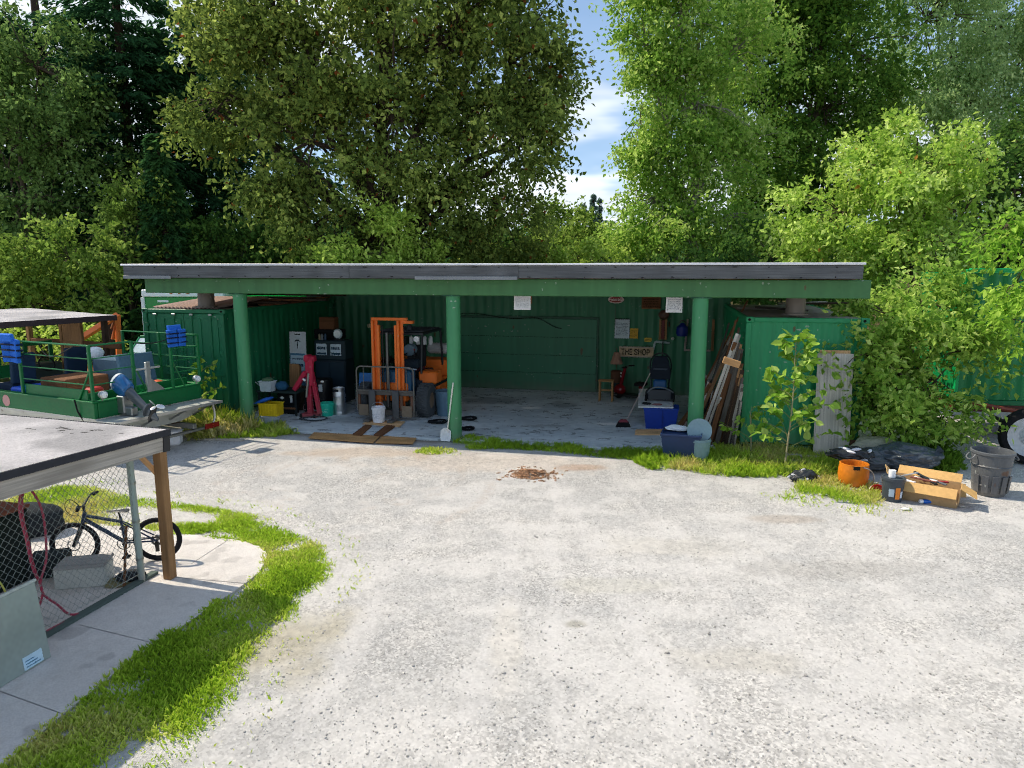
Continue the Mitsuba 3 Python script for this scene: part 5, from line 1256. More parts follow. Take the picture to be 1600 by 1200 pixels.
solo('drill_press', cat(cyl((0, 0, .92), (0, 0, 1.7), .04, 10), bx(-.12, .12, -.25, .1, 1.5, 1.75, .03), bx(-.14, .14, -.2, .14, .92, .96, .01)), 'semi:#2c3638', 'dark drill press on the workbench behind the forklift', 'drill', at(S(-3.7, 6.4, FZ)))
solo('wall_gauge', X(lathe([(0, 0), (.07, 0), (.07, .04), (0, .05)], 16), tf(rx=math.pi / 2)), 'gloss:#b9b79a', 'small pale round gauge on the back wall left of the mast', 'gauge', wall(577, 509, 6.9))
hgr = thing('wooden_trestle', 'A shaped wooden hanger on the wall between the sign board and the cabinet', 'hanger', wall(487, 520, 6.92))
for s in (-1, 1): part(hgr, 'arm', cyl((0, 0, .2), (s * .24, 0, -.12), .02, 4), 'wood:3')

# ------------------------------------------------------------------ right side of the shed
def hang(key_box, v, th=.012): return None
w_, h_ = size(803, 462, 829, 481, .35); k = placard('notice_board', 'white notice hanging under the beam above the door panel', 'notice', wall(816, 471.5, .35), w_, h_ + .1, .015, 'semi:#d4d6da', 9, 'matte:#a4a8b0', 1)
part(k, 'frame', bx(w_ / 2 + .002, w_ / 2 + .03, 0, .02, -.05, .28, .003), 'wood:2')
w_, h_ = size(1041, 462, 1066, 485, .35); k = placard('notice_board', 'white notice with black printed lines hanging beside the right column', 'notice', wall(1053.5, 473.5, .35), w_, h_ + .1, .015, 'semi:#d8d8da', 7, 'matte:#6a6f80', 2)
for sx in (-1, 1): part(k, 'screw', X(lathe([(0, 0), (.014, 0), (.01, .008), (0, .009)], 8), tf((sx * (w_ / 2 - .04), -.001, -h_ / 2 + .01), 0, rx=math.pi / 2)), 'matte:#2a2a2e')
w_, h_ = size(950, 463, 975, 473, 6.9); ov = thing('oval_sign', 'red oval truck maker sign with pale script and rim high on the back wall', 'sign', wall(962.5, 468, 6.88))
ell = lambda a, b: [(a * math.cos(t), b * math.sin(t)) for t in np.arange(40) * math.pi / 20]
part(ov, 'rim', X(prism(ell(w_ / 2, h_ / 2 + .02), .02), tf(rx=math.pi / 2)), 'semi:#e0c8c0')
part(ov, 'face', X(prism(ell(w_ / 2 - .03, h_ / 2 - .008), .004), tf((0, -.0205, 0), 0, rx=math.pi / 2)), 'semi:#8e2a26')
m_ = standing('Peterbilt', h_ * .42, .004, True); m_.apply_translation([0, -.026, 0]); part(ov, 'lettering', m_, 'semi:#f0dcd4', kind='stuff')
part(ov, 'pull_cord', cyl((0, -.01, -h_ / 2 - .02), (.0, -.01, -.85), .006, 5), 'matte:#555555')
w_, h_ = size(1003, 463, 1032, 483, 6.9); k = placard('wooden_sign', 'old brown wooden sign in a frame high on the back wall', 'sign', wall(1017.5, 473, 6.9), w_, h_, .03, 'wood:2', 4, 'matte:#2a1a14', 5)
for a in ((-w_ / 2, w_ / 2, h_ / 2 - .03, h_ / 2), (-w_ / 2, w_ / 2, -h_ / 2, -h_ / 2 + .03)): part(k, 'frame', bx(a[0], a[1], -.02, -.004, a[2], a[3]), 'wood:3')
w_, h_ = size(961, 499, 983, 529, 6.9); k = placard('white_poster', 'white poster with lines of print on the back wall above the shop sign', 'poster', wall(972, 514, 6.91), w_, h_, .008, 'semi:#c2d2d8', 9, 'matte:#5c7886', 6)
part(k, 'hanger_bar', bx(-w_ / 2, w_ / 2, -.006, .012, h_ / 2 + .002, h_ / 2 + .03), 'matte:#1d2022')
w_, h_ = size(984, 513, 996.5, 529, 6.9); placard('yellow_card', 'yellow card pinned beside the white poster', 'card', wall(990.5, 521, 6.91), w_, h_, .008, 'semi:#d0a41e', 6, 'matte:#8a6c1a', 7)
w_, h_ = size(1007, 528, 1018, 534.5, 6.9); placard('yellow_plate', 'small yellow plate with dark marks above the shop sign', 'plate', wall(1012.5, 531, 6.91), w_, h_, .008, 'semi:#d6b83a', 1, 'matte:#2c2a20', 8)
w_, h_ = size(967.5, 541, 1021, 559, 6.85); ss = thing('shop_sign', 'cream wooden sign reading THE SHOP hung on the back wall', 'sign', wall(994, 550, 6.84))
part(ss, 'board', bx(-w_ / 2, w_ / 2, 0, .03, -h_ / 2, h_ / 2, .006), 'wood:5')
for z in (-h_ / 2 + .02, h_ / 2 - .02): part(ss, 'border', bx(-w_ / 2 + .01, w_ / 2 - .01, -.006, -.001, z - .012, z + .012, .002), 'wood:9')
m_ = standing('THE SHOP', h_ * .56, .006, True); m_.apply_scale([min(1.0, w_ * .82 / m_.extents[0]), 1, 1]); m_.apply_translation([-.02, -.004, 0]); part(ss, 'lettering', m_, 'matte:#241f1c', kind='stuff')
for s in (-1, 1): part(ss, 'hanging_cord', cyl((s * w_ * .4, -.01, h_ / 2 - .01), (s * w_ * .28, -.005, h_ / 2 + .06), .006, 5), 'matte:#4a4034')
for k in ('notice_board', 'notice_board_001'):
    for sx in (-.15, .15): part(k, 'hanging_wire', cyl((sx, .008, .22), (sx, .008, .52), .004, 5), 'metal:#8a8a8a')
# paddle lamp, white bracket, jug, frame
pdw = thing('long_handled_bell', 'wooden and rusty round headed pole standing by the back wall right of the shop sign', 'pole', wall(1037, 500, 6.78))
part(pdw, 'head', lump(.16, .12, .15, (0, 0, .16), .08, 2, 3), 'worn:#5a4238')
for x in (-.1, .08): part(pdw, 'side', bx(x - .03, x + .03, -.03, .03, -.62, .02, .008), 'wood:1')
part(pdw, 'core', bx(-.065, .045, -.02, .02, -.6, .0, .006), 'worn:#6a2a22')
part(pdw, 'rod', cyl((0, 0, -.6), (.0, 0, -2.3), .02, 8), 'matte:#3a3632')
wbk = thing('white_bracket', 'bent white pipe fixed to the wall right of the shop sign', 'pipe', wall(1030, 534, 6.9))
part(wbk, 'pipe', cat(cyl((-.12, 0, 0), (.32, 0, -.03), .035, 8), cyl((-.12, 0, .0), (-.2, 0, -.36), .035, 8)), 'semi:#b9cac8')
solo('wall_bulb', lump(.05, .05, .05, (0, 0, 0), .02, 2, 1, 2), 'gloss:#e0e0da', 'small white bulb on the wall right of the pole', 'bulb', wall(1051, 529, 6.9))
jg = thing('blue_jug', 'dark blue jug hung on the wall left of the right column', 'jug', wall(1066, 515, 6.74))
part(jg, 'body', lathe([(0, -.2), (.15, -.2), (.18, -.12), (.17, .08), (.08, .16), (.06, .2), (0, .2)], 20), 'semi:#182c7c')
part(jg, 'handle', X(torus(.08, .015, 16, 6, math.pi), tf((0, 0, .2), 0, rx=math.pi / 2)), 'semi:#4a3a40')
fr = thing('picture_frame', 'pale wooden frame leaning behind the right column', 'frame', wall(1094, 524, 6.92))
part(fr, 'upright', X(bx(-.03, .03, -.02, .02, -.50, .5), tf((-.42, 0, 0), 0, ry=.06)), 'wood:0')
part(fr, 'upright', bx(.34, .42, -.02, .02, -.48, .5), 'wood:3')
part(fr, 'rail', bx(-.42, .335, -.02, .02, -.5, -.44), 'wood:0')
# stool, lamp, scooter
stl = thing('wooden_stool', 'plain wooden stool at the right end of the door panel', 'stool', at(fl(947, 626)))
part(stl, 'top', bx(-.24, .22, -.16, .16, .60, .64, .006), 'wood:1')
for x in (-.22, .16): part(stl, 'side', bx(x, x + .05, -.14, .14, 0, .6, .005), 'wood:1')
part(stl, 'stretcher', bx(-.17, .16, -.02, .02, .30, .35), 'wood:1')
lp = thing('shaded_lamp', 'old table lamp with a faded pink shade on a brown pot', 'lamp', at(S(*uv_of(fl(962, 618)), FZ)))
part(lp, 'shade', lathe([(.20, 1.02), (.08, 1.38), (.075, 1.38), (.19, 1.03)], 20), 'matte:#a5806c')
part(lp, 'finial', cyl((0, 0, 1.36), (0, 0, 1.52), .012, 6), 'matte:#6a5a4a')
part(lp, 'stem', cyl((0, 0, .8), (0, 0, 1.36), .014, 6), 'metal:#6a5a40')
part(lp, 'pot', lathe([(0, .42), (.14, .42), (.17, .5), (.17, .76), (.18, .78), (.15, .8), (0, .8)], 20), 'matte:#5c4030')
part(lp, 'stand', bx(-.16, .16, -.14, .14, 0, .42, .01), 'matte:#26343a')
sc = thing('mobility_scooter', 'small red and black motor scooter standing before the back wall', 'scooter', at(fl(984, 624), -TH - .35))
part(sc, 'floorboard', loft([np.array([(x, -w, z), (x, w, z), (x, w, z + .07), (x, -w, z + .07)]) for x, w, z in ((-.42, .14, .14), (-.3, .2, .10), (.35, .22, .10), (.6, .18, .14))]), 'semi:#15181a')
part(sc, 'front_fender', lump(.19, .16, .17, (-.33, -.02, .28), .05, 2, 1), 'gloss:#7c1620', label='dark red front fender')
part(sc, 'bumper', X(torus(.2, .016, 20, 6, math.pi), tf((-.38, 0, .14), math.pi / 2 + .2)), 'metal:#b9bcbc')
part(sc, 'column', cyl((-.32, 0, .35), (-.18, 0, .98), .05, 10), 'gloss:#7c1620')
part(sc, 'handlebar', cat(cyl((-.18, -.25, 1.0), (-.18, .25, 1.0), .016, 8), cyl((-.18, .25, 1.0), (.0, .30, 1.02), .02, 8), cyl((-.18, -.25, 1.0), (0, -.3, 1.02), .02, 8)), 'matte:#17181a')
for z in (.7, .8): part(sc, 'lamp', X(lathe([(0, 0), (.035, 0), (.03, .02), (0, .025)], 12), tf((-.29, -.045, z), -.9, rx=math.pi / 2)), 'gloss:#d9d5d0')
part(sc, 'seat', bx(.2, .5, -.18, .18, .46, .55, .04), 'matte:#1a1a1c')
part(sc, 'seat_post', cyl((.35, 0, .17), (.35, 0, .46), .06, 10), 'gloss:#7c1620')
for x, y in ((-.38, 0), (.48, -.18), (.48, .18)): part(sc, 'wheel', X(lathe([(0, -.04), (.08, -.045), (.12, -.03), (.12, .03), (.08, .045), (0, .04)], 20), tf((x, y, .12), 0, rx=math.pi / 2)), 'matte:#1b1b1c')
# blue tote with board and pressure washer
tt = thing('blue_tote', 'large royal blue storage tote carrying a white board beside the right column', 'tote', at(fl(1032, 667)))
part(tt, 'tub', loft([np.array([(-w, -d, z), (w, -d, z), (w, d, z), (-w, d, z)]) for z, w, d in ((0, .36, .26), (.5, .42, .30))]), 'semi:#173a94')
part(tt, 'rim', bx(-.44, .44, -.32, .32, .502, .535, .01), 'semi:#1c429e')
part(tt, 'rib', bx(.03, .05, -.31, -.285, .05, .5, .004), 'semi:#142f7a')
bd = solo('white_board', slab4([into(np.eye(4), *p, 2, .60) for p in ((997, 637), (1052, 638), (1050, 609), (998, 609))], .03), 'semi:#d8dcdc', 'white board lying across the top of the blue tote', 'board')
mw = thing('lawn_mower', 'black and dark blue lawn mower set upright on the white board', 'mower', at(into(np.eye(4), 1030, 628, 2, .632) + V * .28))
part(mw, 'deck', loft([np.array([(x, -d, z0), (x, d, z0), (x, d * .8, z1), (x, -d * .8, z1)]) for x, d, z0, z1 in ((-.36, .2, .08, .2), (-.28, .28, .06, .30), (.28, .28, .06, .30), (.38, .2, .08, .2))]), 'semi:#23292e')
part(mw, 'engine', bx(-.17, .17, -.14, .16, .31, .55, .04), 'semi:#1c4c78', label='dull blue engine cover')
part(mw, 'handle', tube(spline([(-.26, .1, .25), (-.27, .2, .8), (-.2, .28, 1.1), (0, .3, 1.2), (.2, .28, 1.1), (.27, .2, .8), (.26, .1, .25)], 40), .02, 8), 'semi:#20262a')
part(mw, 'grass_bag', loft([np.array([(-w, y, z), (w, y, z), (w, y + d, z), (-w, y + d, z)]) for z, w, y, d in ((.56, .24, -.08, .3), (.75, .25, -.06, .32), (.98, .22, .02, .26), (1.13, .15, .1, .16))]), 'matte:#1b242e')
part(mw, 'bag_strap', cat(bx(-.18, .18, -.072, -.05, .80, .85, .005)), 'matte:#39424c')
part(mw, 'hose', tube(spline([(-.3, -.2, .2), (-.1, -.3, .38), (.15, -.3, .36), (.34, -.2, .24)], 20), .018, 6), 'semi:#6a7276')
for x in (-.34, .36):
    for y in (-.22, .2): part(mw, 'wheel', X(lathe([(0, -.03), (.07, -.03), (.095, -.02), (.095, .02), (.07, .03), (0, .03)], 18), tf((x, y, .095), 0, ry=math.pi / 2)), 'matte:#17191b')
solo('rubber_glove', lump(.12, .07, .03, (0, 0, .03), .25, 2.5, 5), 'matte:#1d2326', 'black glove lying on the front of the white board', 'glove', at(into(np.eye(4), 1010, 632, 2, .632)))
solo('red_rag', lump(.12, .06, .02, (0, 0, .02), .3, 3, 6), 'matte:#8a5a5c', 'faded red rag lying on the front of the white board', 'rag', at(into(np.eye(4), 1027, 633, 2, .632)))
# broom
bm = thing('push_broom', 'broom with a black and red head standing in spilled white powder', 'broom')
hb_ = fl(974, 667); tp_ = into(np.eye(4), 1016, 583, 1, hb_[1] + .55)
part(bm, 'handle', cyl(hb_ + (tp_ - hb_) * .12, tp_, .013, 8), 'semi:#a89890')
part(bm, 'head', X(loft([np.array([(-w, -.05, z), (w, -.05, z), (w, .05, z), (-w, .05, z)]) for z, w in ((0, .19), (.02, .18), (.13, .13))]), tf(hb_, -TH + .15)), 'matte:#15191c')
part(bm, 'cap', X(loft([np.array([(-w, -.055, z), (w, -.055, z), (w, .055, z), (-w, .055, z)]) for z, w in ((.132, .13), (.19, .06))]), tf(hb_, -TH + .15)), 'semi:#7c3440')
sheet('floor_board', 'pinkish board lying on the slab edge by the dark blue tub', 'board', [(992, 680), (993, 673), (1044, 672), (1044, 680)], .035, 'wood:7')
# plywood leaning behind the tote
for i, (x, mat_) in enumerate(((5.55, 'wood:8'), (5.68, 'wood:9'), (5.8, 'wood:0'))):
    lbs = ('dark plywood sheet leaning behind the mower, leftmost of three', 'pale streaked plywood sheet leaning between the mower and the right column', 'grey plywood sheet mostly hidden behind the right column')
    solo('leaning_plywood', X(bx(-.01, .01, -.65, .65, 0, 1.25, .003), tf(ry=.14)), mat_, lbs[i], 'plywood', at(S(x, 2.9 - .3 * i, FZ)))
# the lumber pile leaning on the right container
LUM = [(1090, 680, 1139, 505, .05, 4, 'thin grey pole rising left of the brown pole in the lumber pile'), (1102, 688, 1150, 500, .05, 2, 'thin brown pole rising behind the whitish boards'), (1110, 692, 1155, 512, .06, 8, 'thin blackish pole rising in the middle of the lumber pile'), (1121, 694, 1158, 538, .06, 3, 'thin tan pole right of the middle of the lumber pile'), (1128, 696, 1159, 552, .06, 8, 'thin dark pole right of the tan one in the lumber pile'), (1077, 672, 1132, 530, .06, 2, 'thin dark pole at the left of the lumber pile'), (1144, 698, 1160, 606, .06, 4, 'thin grey stick beside the ribbed container'), (1062, 672, 1168, 470, .05, 2, 'long thin brown pole sticking out above the lumber pile'), (1070, 668, 1141, 526, .11, 0, 'grey board at the left of the lumber pile'), (1080, 678, 1146, 530, .09, 3, 'brown board left in the lumber pile'),
       (1092, 690, 1152, 521, .08, 9, 'palest whitish board in the lumber pile'), (1098, 692, 1156, 523, .06, 0, 'greyish board beside the palest one in the lumber pile'), (1100, 684, 1150, 540, .12, 8, 'broad dark board low in the lumber pile'),
       (1108, 694, 1152, 540, .12, 2, 'dark brown board in the middle of the lumber pile'), (1114, 690, 1157, 545, .10, 2, 'reddish brown board in the middle of the lumber pile'), (1119, 696, 1158, 545, .12, 4, 'blackish board right of the middle of the lumber pile'),
       (1124, 693, 1157, 575, .08, 3, 'mid brown board right of the middle of the lumber pile'), (1097, 674, 1126, 622, .05, 9, 'short white strip in front of the lumber pile'), (1130, 696, 1159, 585, .07, 3, 'tan board near the right end of the lumber pile'),
       (1136, 697, 1160, 600, .07, 0, 'grey board near the container in the lumber pile'), (1141, 697, 1160, 612, .07, 0, 'pale tan board at the right end of the lumber pile'), (1147, 698, 1161, 628, .05, 0, 'short grey strip nearest the ribbed container'),
       (1068, 664, 1110, 600, .10, 2, 'tan board at the foot of the lumber pile left of the column'), (1058, 668, 1090, 625, .10, 1, 'tan offcut leaning left of the right column'), (1104, 690, 1154, 548, .10, 4, 'dark grey board standing near the middle of the lumber pile'), (1127, 695, 1159, 568, .09, 2, 'brown weathered board right of the middle of the lumber pile'), (1133, 697, 1160, 578, .10, 8, 'black wet board near the right end of the lumber pile'), (1090, 684, 1149, 535, .09, 2, 'dark brown board behind the whitish boards'), (1111, 692, 1155, 535, .07, 4, 'narrow grey brown board in the middle of the lumber pile'), (1139, 697, 1160, 590, .08, 4, 'dull grey brown board near the ribbed container'), (1083, 676, 1144, 533, .08, 8, 'dark board at the left of the lumber pile'), (1087, 672, 1138, 540, .12, 4, 'grey brown board behind the pale ones in the lumber pile')]
for i, (x0, y0, x1_, y1_, w, k, lb) in enumerate(LUM):
    a = g(x0, y0, .06); b = su(x1_, y1_, 6.75 if i == 7 else 6.36 - .03 * (i % 4) - (.5 if x1_ < 1128 else 0)); L_ = np.linalg.norm(b - a)
    vb, va = uv_of(b)[1], uv_of(a)[1]
    if not .42 <= vb <= va + 1.3:      # the tops rest against the container's side or its front corner post
        vb = float(np.clip(vb, .42, va + 1.3)); u_, z_ = sv(x1_, y1_, vb); b = S(min(u_, 6.47), vb, z_); L_ = np.linalg.norm(b - a)
    a = a - (b - a) / L_ * .02
    t, s1, s2 = basis(b - a)
    s1 = np.cross(t, np.cross(CAM - a, t)); s1 /= np.linalg.norm(s1); s2 = np.cross(s1, t)
    rr = np.random.default_rng(i); c_, s_ = math.cos(rr.normal() * .5), math.sin(rr.normal() * .5)
    f_, e_ = s1 * .022, s2 * w / 2 * .86
    solo('lumber_board', loft([np.array([q - f_ - e_, q - f_ + e_, q + f_ + e_, q + f_ - e_]) for q in (a, b)]), 'wood:%d' % k, lb, 'board', group='lumber leaning on the ribbed container')
q = su(1143, 566, 5.95); solo('tie_block', X(bx(-.15, .15, -.03, .03, -.06, .06), tf(ry=.3)), 'wood:1', 'short orange brown block wedged across the lumber pile', 'block', at(q))
# ------------------------------------------------------------------ bins, boards and rubbish outside at the right
tb2 = thing('storage_tub', 'big dark navy tub before the right column', 'tub', at(g(1064, 718), -TH - .1))
part(tb2, 'tub', loft([np.array([(-w, -d, z), (w, -d, z), (w, d, z), (-w, d, z)]) for z, w, d in ((0, .33, .26), (.56, .40, .32))], True), 'semi:#1d3358')
for a in ((-.42, .42, -.34, -.315), (-.42, .42, .315, .34), (-.42, -.395, -.314, .314), (.395, .42, -.314, .314)): part(tb2, 'rim', bx(*a, .565, .61, .006), 'semi:#1d3358')
solo('white_cloth', lump(.24, .15, .06, (0, 0, .05), .3, 2.5, 3), 'matte:#d4dadf', 'white cloth heaped on the back of the dark navy tub', 'cloth', at(g(1059, 716) + [0, .15, .58]))
gt = bucket('grey_pail', 'grey plastic pail with its lid standing upright before the navy tub', at(g(1091, 722)), .19, .235, .52, 'semi:#6f8a92', 0, 'pail')
part(gt, 'lid', X(lathe([(0, -.012), (.23, -.012), (.255, -.02), (.255, .02), (.23, .012), (0, .012)], 30), tf((0, .08, .66), 0, rx=1.25)), 'semi:#7d979e')
# the grey board leaning on the container
lb2 = thing('leaning_board', 'tall grey weathered board leaning against the ribbed container', 'board', at(S(8.32, .14, 0), -TH, rx=-.11))
part(lb2, 'sheet', bx(-.36, .35, -.012, .012, 0, 2.26, .006), 'wood:9')
part(lb2, 'batten', bx(-.31, .29, .0135, .06, .1, 2.33, .006), 'wood:7')
for x, z in ((-.28, 2.0), (.27, 2.1), (-.3, .5), (.22, 1.4), (.25, .7), (-.1, 1.1)): part(lb2, 'nail', X(lathe([(0, 0), (.012, 0), (.01, .006), (0, .007)], 8), tf((x, -.0125, z), 0, rx=math.pi / 2)), 'matte:#2a2a2a')
# timbers lying in the grass
solo('timber', X(bx(-.5, .5, -.06, .06, 0, .10), tf(g(1180, 728), -.1)), 'wood:1', 'tan squared timber lying in the grass before the ribbed container', 'timber')
solo('timber', X(bx(-1.0, 1.0, -.07, .07, 0, .1), tf(g(1215, 714), -.35)), 'wood:0', 'long grey timber half sunk in the weeds under the young trees', 'timber')
solo('timber', X(bx(-.3, .3, -.06, .06, 0, .08), tf(g(1252, 738), -.15)), 'wood:4', 'short dark timber stub in the grass near the black and white bundle', 'timber')
# black and white bundles
def crumple(name, label, category, T, rx, ry, rz, seed, dark, light, n=9, folds=1.0):
    k = thing(name, label, category, T)
    m = lump(rx, ry, rz, (0, 0, rz * .8), .32, 2.6, seed, 4)
    v = np.array(m.vertices); d = meshkit.fbm(v * 9, 3, seed + 1) - .5; v += d[:, None] * np.array([.05, .05, .09]) * folds; v[:, 2] = np.maximum(v[:, 2], .0); m.vertices = v
    part(k, 'bag', m, dark, smooth=50)
    rr = np.random.default_rng(seed)
    for i in range(n):
        c = v[rr.integers(len(v))]
        part(k, 'fold', X(lump(rx * .26, ry * .16, .03, (0, 0, 0), .3, 3, i + seed, 2), tf((c[0] * .93, c[1] * .93, max(c[2] * .96, .03)), rr.random() * 3)), light)
    return k
crumple('striped_bundle', 'crumpled black and white plastic bundle in the grass at the gravel edge', 'bundle', tf(g(1256, 752)), .26, .16, .12, 21, 'semi:#2b2f34', 'semi:#b9bcc2', 10)
crumple('striped_bundle', 'black and white striped plastic thrown over the orange tub', 'bundle', tf(g(1340, 752) + [0, .32, .36]), .44, .24, .12, 24, 'semi:#25292e', 'semi:#c2c5cc', 12)
def rubbish_bag(label, T, rx, ry, rz, seed, mat):
    k = thing('rubbish_bag', label, 'rubbish bag', T)
    m = lump(rx, ry, rz, (0, 0, rz * .85), .22, 1.9, seed, 5)
    v = np.array(m.vertices); u = v / [rx, ry, rz]
    ridge = np.abs(meshkit.fbm(u * 1.15 + seed * 3.1, 3, seed) - .5)
    v *= (1.06 - .6 * np.minimum(ridge, .16))[:, None]; v[:, 2] = np.maximum(v[:, 2], 0); m.vertices = v
    part(k, 'bag', m, mat, smooth=60)
    part(k, 'neck', X(lathe([(0, 0), (.09, 0), (.035, .07), (.06, .14), (.09, .18), (0, .15)], 12), tf((rx * .8, 0, rz * 1.15), 0, ry=.9)), mat)
    return k
rubbish_bag('large shiny black rubbish bag behind the cardboard box', tf(g(1425, 742) + [0, .25, .08], -.1), .62, .42, .25, 31, 'gloss:#454d55')
rubbish_bag('smaller shiny black rubbish bag left of the large one', tf(g(1372, 742) + [0, .3, .05], .2), .42, .34, .21, 33, 'gloss:#4a5158')
cs = thing('clear_sheet', 'dusty translucent plastic sheet draped over cardboard behind the rubbish bags', 'plastic sheet', tf(g(1372, 728) + [0, .2, 0], .1))
part(cs, 'sheet', lump(.55, .3, .30, (0, 0, .28), .3, 1.6, 41, 4), 'semi:#8f8f7c')
cb2 = thing('flat_carton', 'brown carton standing against the foot of the grey board', 'carton', at(S(8.95, .1, 0), -TH + .12))
part(cb2, 'panel', X(bx(-.28, .0, -.01, .01, 0, .46, .004), tf(rx=-.1)), 'matte:#4f3a2c')
part(cb2, 'panel', X(bx(.004, .95, -.01, .01, 0, .44, .004), tf((0, 0, 0), -.12, rx=-.1)), 'matte:#9a7f62')
# orange tub
ot = thing('orange_tub', 'round orange tub with a wire handle set in the grass', 'tub', at(g(1332, 757)))
part(ot, 'body', lathe([(0, .0), (.20, .0), (.245, .05), (.27, .2), (.262, .33), (.25, .40), (.255, .42), (.24, .425), (.23, .40), (.24, .2), (.18, .03), (0, .02)], 36), 'semi:#c4711f')
part(ot, 'handle', tube(spline([(.10, -.24, .40), (.24, -.20, .34), (.33, -.12, .16), (.31, -.1, .06)], 24), .009, 6), 'metal:#c4c6c6')
part(ot, 'latch', bx(-.07, .04, -.268, -.245, .35, .42, .01), 'matte:#1f2222')
rb = thing('red_bowl', 'white rimmed red bowl tipped towards the yard beside the orange tub', 'bowl', at(g(1371, 770), -TH, rx=1.0))
part(rb, 'bowl', lathe([(0, -.06), (.08, -.05), (.13, .0), (.145, .05), (.135, .05), (.12, .005), (.07, -.035), (0, -.045)], 28), 'gloss:#b02424')
part(rb, 'rim', torus(.142, .009, 30, 6), 'semi:#e0dcd6')
gk = bucket('grey_bucket', 'dark grey lidded bucket with an orange and white label beside the cardboard box', at(g(1393, 781)), .155, .18, .42, 'semi:#3b424a', -.10, open_=False, marks=0, hmat='metal:#9a9ea0')
for x0, x1_, z0, z1_, m_ in ((-.10, -.02, .10, .24, 'semi:#9fb2c4'), (.0, .075, .06, .27, 'semi:#d07a2c'), (.085, .13, .08, .2, 'semi:#b9c6d0')):
    b = bx(x0, x1_, 0, .004, z0, z1_, .001); b = b.subdivide(); v = np.array(b.vertices); an = v[:, 0] / .165 - math.pi / 2; R_ = .157 + .025 * v[:, 2] / .37 + .006 - v[:, 1]; b.vertices = np.stack([R_ * np.cos(an), R_ * np.sin(an), v[:, 2]], 1); part(gk, 'label', b, m_)
wc = thing('white_cup', 'white cup standing on the lid of the dark grey bucket', 'cup', at(g(1393, 781) + [-.03, 0, .412]))
part(wc, 'cup', lathe([(0, 0), (.05, 0), (.055, .01), (.058, .13), (.052, .13), (.048, .01), (0, .008)], 20), 'semi:#e8e8e8')
# open cardboard box full of scrap
CBm = 'matte:#a68a66'
ob2 = thing('cardboard_box', 'long open cardboard box full of scrap lying at the gravel edge', 'cardboard box', at(g(1442, 780), -TH - .45))
L2, W2, H2 = .52, .22, .34
part(ob2, 'side', X(bx(-L2, L2, -.006, .006, 0, H2, .002), tf((0, -W2, 0), 0, rx=.08)), CBm)
part(ob2, 'side', X(bx(-L2, L2, -.006, .006, 0, H2, .002), tf((0, W2, 0), 0, rx=-.08)), CBm)
for s in (-1, 1): part(ob2, 'end', X(bx(-.006, .006, -W2 + .01, W2 - .01, 0, H2, .002), tf((s * L2, 0, 0), 0, ry=s * .1)), CBm)
part(ob2, 'bottom', bx(-L2, L2, -W2, W2, 0, .012, .002), CBm)
part(ob2, 'flap', X(bx(-L2, L2, -.2, 0, -.005, .005, .002), tf((0, -W2 - .03, H2), 0, rx=.75)), 'matte:#c09a64', label='sunlit torn front flap')
part(ob2, 'flap', X(bx(-L2 * .9, L2, 0, .2, -.005, .005, .002), tf((0, W2 + .03, H2), 0, rx=.6)), 'matte:#c09a64')
part(ob2, 'flap', X(bx(0, .26, -W2, W2, -.005, .005, .002), tf((L2 + .03, 0, H2), .1, ry=.5)), 'matte:#b9935c')
part(ob2, 'flap', X(prism([(0, -W2), (0, W2), (-.2, W2 * .3)], .008), tf((-L2 - .02, 0, H2), 0, ry=1.0)), 'matte:#c8a26c')
r = np.random.default_rng(8)
for i in range(9):
    c_ = ('#d8d8dc', '#23262a', '#8a2a30', '#5a5e64', '#e0dcd4', '#1c1e22', '#7a4a40', '#9aa0a6', '#2c3036')[i]
    part(ob2, 'scrap', X(bx(-.2, .2, -.03, .03, -.012, .012, .004), tf((r.normal() * .16, r.normal() * .07, H2 - .02 + .02 * i / 3), r.normal() * .5, ry=r.normal() * .2)), 'semi:' + c_)
bt2 = thing('torn_carton', 'torn carton end propped at the right of the cardboard box', 'carton', at(g(1478, 775), -TH - .9))
part(bt2, 'flap', X(bx(-.16, .16, -.005, .005, 0, .3, .002), tf(rx=-.5)), CBm)
part(bt2, 'flap', X(bx(-.14, .18, -.005, .005, 0, .24, .002), tf((.1, .1, 0), .9, rx=-.35)), 'matte:#c09a64')
bl = thing('blue_can', 'blue and white spray can lying on the gravel before the cardboard box', 'can', tf(g(1450, 787) + [0, 0, .04], -.1, ry=math.pi / 2))
part(bl, 'body', lathe([(0, -.09), (.036, -.09), (.038, -.08), (.038, .07), (0, .075)], 18), 'gloss:#1d5fc0')
part(bl, 'cap', lathe([(0, -.145), (.03, -.145), (.036, -.13), (.036, -.091), (0, -.091)], 18), 'semi:#e8eaee')
solo('leather_glove', cat(lump(.09, .05, .03, (0, 0, .03), .25, 3, 3)), 'matte:#4a3424', 'brown crumpled glove on the gravel right of the blue can', 'glove', tf(g(1470, 788), .3))
